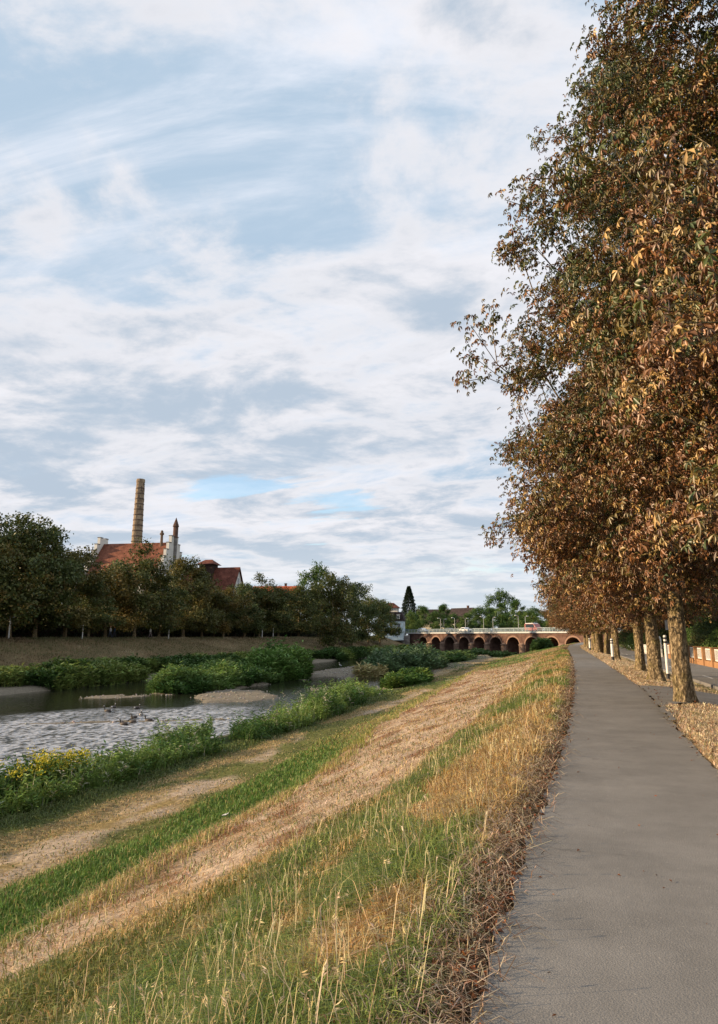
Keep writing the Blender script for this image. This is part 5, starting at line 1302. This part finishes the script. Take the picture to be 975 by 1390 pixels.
# people on the far dike road
def person(loc, rz, shirt, trousers, hair, label, walk=.25):
    e = empty('person', loc, rz); tag(e, label, 'person')
    pts = {'pelvis': (0, 0, .95, .15), 'chest': (0, .02, 1.32, .17), 'neck': (0, .02, 1.47, .06), 'head': (0, .03, 1.63, .095), 'top': (0, .02, 1.70, .07),
           'shl': (-.19, .02, 1.40, .065), 'ell': (-.25, -.04, 1.14, .045), 'wrl': (-.25, .10, .90, .03), 'hal': (-.25, .13, .82, .035),
           'shr': (.19, .02, 1.40, .065), 'elr': (.25, -.04, 1.14, .045), 'wrr': (.25, .06, .90, .03), 'har': (.25, .08, .82, .035),
           'hil': (-.10, 0, .90, .09), 'knl': (-.10, walk*.6+.03, .50, .065), 'anl': (-.10, walk, .09, .04), 'tol': (-.10, walk+.16, .03, .035),
           'hir': (.10, 0, .90, .09), 'knr': (.10, -walk*.3+.03, .50, .065), 'anr': (.10, -walk, .10, .04), 'tor': (.10, -walk+.15, .03, .035)}
    names = list(pts); ed = [('pelvis','chest'),('chest','neck'),('neck','head'),('head','top'),('chest','shl'),('shl','ell'),('ell','wrl'),('wrl','hal'),('chest','shr'),('shr','elr'),('elr','wrr'),('wrr','har'),
          ('pelvis','hil'),('hil','knl'),('knl','anl'),('anl','tol'),('pelvis','hir'),('hir','knr'),('knr','anr'),('anr','tor')]
    me = bpy.data.meshes.new('body'); me.from_pydata([pts[n][:3] for n in names], [(names.index(a), names.index(b)) for a, b in ed], [])
    o = bpy.data.objects.new('body', me); COL.objects.link(o); o.parent = e
    sk = o.modifiers.new('skin', 'SKIN'); sv = me.skin_vertices[0].data
    for i, n in enumerate(names): sv[i].radius = (pts[n][3], pts[n][3]); sv[i].use_root = n == 'pelvis'
    ss = o.modifiers.new('sub', 'SUBSURF'); ss.levels = 1; ss.render_levels = 2
    m = bpy.data.materials.new('clothes'); m.use_nodes = True; nt = m.node_tree; N = nt.nodes; L = nt.links
    tc = N.new('ShaderNodeTexCoord'); sp = N.new('ShaderNodeSeparateXYZ'); L.new(tc.outputs['Object'], sp.inputs[0])
    mr = N.new('ShaderNodeMath'); mr.operation = 'DIVIDE'; mr.inputs[1].default_value = 2; L.new(sp.outputs[2], mr.inputs[0])
    rp = N.new('ShaderNodeValToRGB'); rp.color_ramp.interpolation = 'CONSTANT'; el = rp.color_ramp.elements
    el[0].position = 0; el[0].color = (.03, .03, .03, 1); el[1].position = .05; el[1].color = (*trousers, 1)
    for p_, c_ in ((.475, shirt), (.735, (.45, .27, .2)), (.85, hair)): k_ = el.new(p_); k_.color = (*c_, 1)
    L.new(mr.outputs[0], rp.inputs[0]); L.new(rp.outputs[0], N['Principled BSDF'].inputs['Base Color']); N['Principled BSDF'].inputs['Roughness'].default_value = .9
    me.materials.append(m)
x, y, z = on_dike(150, -67.6); person((x, y, z), 1.9, (.7, .7, .7), (.06, .07, .1), (.06, .04, .03), 'person in a white top walking under the dark trees')
x, y, z = on_dike(155.5, -67.4); person((x, y, z), 1.9, (.03, .06, .10), (.04, .04, .06), (.04, .03, .02), 'person in dark blue walking beside the one in white')
x, y, z = on_dike(204, -67.4); person((x, y, z), -1.3, (.62, .6, .55), (.25, .2, .2), (.2, .12, .06), 'lone person in a pale shirt on the far dike')

# ------------------------------------------------------------------ birds
def bird_mat(name, rules):
    m = bpy.data.materials.new(name); m.use_nodes = True; nt = m.node_tree; N = nt.nodes; L = nt.links
    a = N.new('ShaderNodeVertexColor'); a.layer_name = 'col'; L.new(a.outputs[0], N['Principled BSDF'].inputs['Base Color']); N['Principled BSDF'].inputs['Roughness'].default_value = .7
    return m
M['feather'] = bird_mat('feathers', None)
def sweep(spine, n=10):
    """one continuous body: spine of (x,y,z,ry,rz,color)"""
    V = []; Cc = []; F = []
    for k, (x, y, z, a, b, col) in enumerate(spine):
        p = spine[min(k+1, len(spine)-1)]; q = spine[max(k-1, 0)]
        d = Vector((p[0]-q[0], 0, p[2]-q[2])).normalized(); up = Vector((-d.z, 0, d.x))
        for i in range(n):
            t = 2*math.pi*i/n; v = Vector((x, y, z)) + Vector((0, 1, 0))*a*math.cos(t) + up*b*math.sin(t); V.append(v); Cc.append(col)
    for k in range(len(spine)-1):
        for i in range(n): F.append((k*n+i, k*n+(i+1) % n, (k+1)*n+(i+1) % n, (k+1)*n+i))
    return V, F, Cc
BR, BL, WH, TN, BI = (.055, .042, .034), (.012, .012, .012), (.6, .58, .55), (.16, .13, .10), (.03, .03, .03)
def goose_mesh(neck=.36, fwd=.05):
    s = [(-.44, 0, .16, .01, .01, BL), (-.38, 0, .155, .05, .022, BL), (-.30, 0, .14, .09, .06, WH), (-.2, 0, .12, .135, .10, BR), (-.05, 0, .11, .165, .13, BR), (.1, 0, .10, .155, .13, BR), (.2, 0, .12, .11, .115, TN), (.26, 0, .17, .06, .07, TN),
         (.275+fwd*.2, 0, .22, .05, .052, BL), (.28+fwd*.6, 0, .14+neck*.6, .040, .040, BL), (.285+fwd, 0, .12+neck*.9, .040, .042, BL), (.31+fwd, 0, .13+neck, .045, .048, WH), (.345+fwd, 0, .13+neck, .042, .046, BL), (.375+fwd, 0, .12+neck, .018, .018, BI), (.42+fwd, 0, .112+neck, .010, .006, BI)]
    V, F, Cc = sweep(s, 12)
    n = len(V); F.append(tuple(range(11, -1, -1))); F.append(tuple(range(n-12, n)))
    me = bpy.data.meshes.new('goose'); me.from_pydata(V, [], F); a = me.color_attributes.new('col', 'FLOAT_COLOR', 'POINT')
    for i, c_ in enumerate(Cc): a.data[i].color = (*c_, 1)
    me.materials.append(M['feather']); me.polygons.foreach_set('use_smooth', np.ones(len(me.polygons), bool)); me.update(); return me
G1 = goose_mesh(); G2 = goose_mesh(.08, .12); G3 = goose_mesh(.22, -.05)
def wp(px, py, z=WATER):
    x = (px-487.5)/982; yy_ = (650-py)/982; p = R(PITCH); a = (x, math.cos(p)-yy_*math.sin(p), math.sin(p)+yy_*math.cos(p)); c_, s_ = math.cos(R(YAW)), math.sin(R(YAW))
    d = (a[0]*c_-a[1]*s_, a[0]*s_+a[1]*c_, a[2]); t = (z-EYE)/d[2]; return d[0]*t, d[1]*t
gs = [(147, 966, 0, 180, 'leftmost goose on the water, side on with raised neck'), (154, 961, 2, 75, 'goose close behind the leftmost one, seen end on'), (186, 962, 2, 60, 'goose farthest up on the bright water near the ripple line'), (191.5, 971, 2, 110, 'goose with raised neck just below the ripple line'),
      (182, 975, 2, 250, 'goose behind the one with its bill lowered'), (169, 984, 0, 180, 'nearest goose with upright neck, left of the feeding one'), (181, 981, 1, 180, 'feeding goose with its neck stretched low over the water'), (203, 979, 0, 180, 'rightmost goose on the water with upright neck')]
for px, py, k_, rz, lab in gs:
    x, y = wp(px, py, WATER); o = bpy.data.objects.new('goose', (G1, G2, G3)[k_]); COL.objects.link(o); o.scale = (.85,)*3; o.location = (x, y, WATER-.03); o.rotation_euler = (0, 0, R(rz+YAW+(x*7 % 20)-10)); tag(o, lab, 'goose', 'geese swimming on the river')
def heron():
    x, y = wp(462, 908, -3.4); z = max(fz(x, y), WATER); e = empty('heron', (x, y, z), R(190)); tag(e, 'grey heron standing on the gravel bar in the river', 'heron')
    GY_ = (.25, .26, .28)
    s = [(-.32, 0, .42, .01, .01, BL), (-.25, 0, .45, .05, .03, GY_), (-.12, 0, .50, .085, .08, GY_), (.02, 0, .56, .095, .10, GY_), (.12, 0, .64, .06, .07, WH), (.15, 0, .74, .03, .035, WH), (.11, 0, .84, .025, .028, WH), (.13, 0, .93, .025, .028, WH), (.19, 0, .96, .03, .032, WH), (.24, 0, .95, .015, .016, (.4, .3, .05)), (.36, 0, .935, .004, .004, (.4, .3, .05))]
    V, F, Cc = sweep(s, 10); me = bpy.data.meshes.new('body'); me.from_pydata(V, [], F); a = me.color_attributes.new('col', 'FLOAT_COLOR', 'POINT')
    for i, c_ in enumerate(Cc): a.data[i].color = (*c_, 1)
    me.materials.append(M['feather']); o = bpy.data.objects.new('body', me); COL.objects.link(o); o.parent = e
    for yy_ in (-.04, .04): MB().tube((-.02, yy_, .48), (-.05, yy_, .24), .014, .010, 6).tube((-.05, yy_, .24), (-.02, yy_, .0), .010, .009, 6).tube((-.04, yy_, .01), (.07, yy_, .005), .008, .004, 5).build('leg', M['darkmetal'], e)
heron()
# crumpled paper on the green strip
x, y = wp(305.5, 1109, -2.8); pv = MB(); r_ = random.Random(4)
pv.add([(r_.uniform(-.09, .09), r_.uniform(-.09, .09), r_.uniform(0, .09)) for _ in range(9)], [(0,1,2), (2,3,4), (4,5,6), (6,7,8), (0,3,6), (1,5,8), (2,5,7), (3,8,1), (4,0,7)])
o = pv.build('paper_scrap', M['whitepaint']); o.location = (x, y, fz(x, y)+.06); tag(o, 'crumpled white paper lying on the green strip of the slope', 'litter')
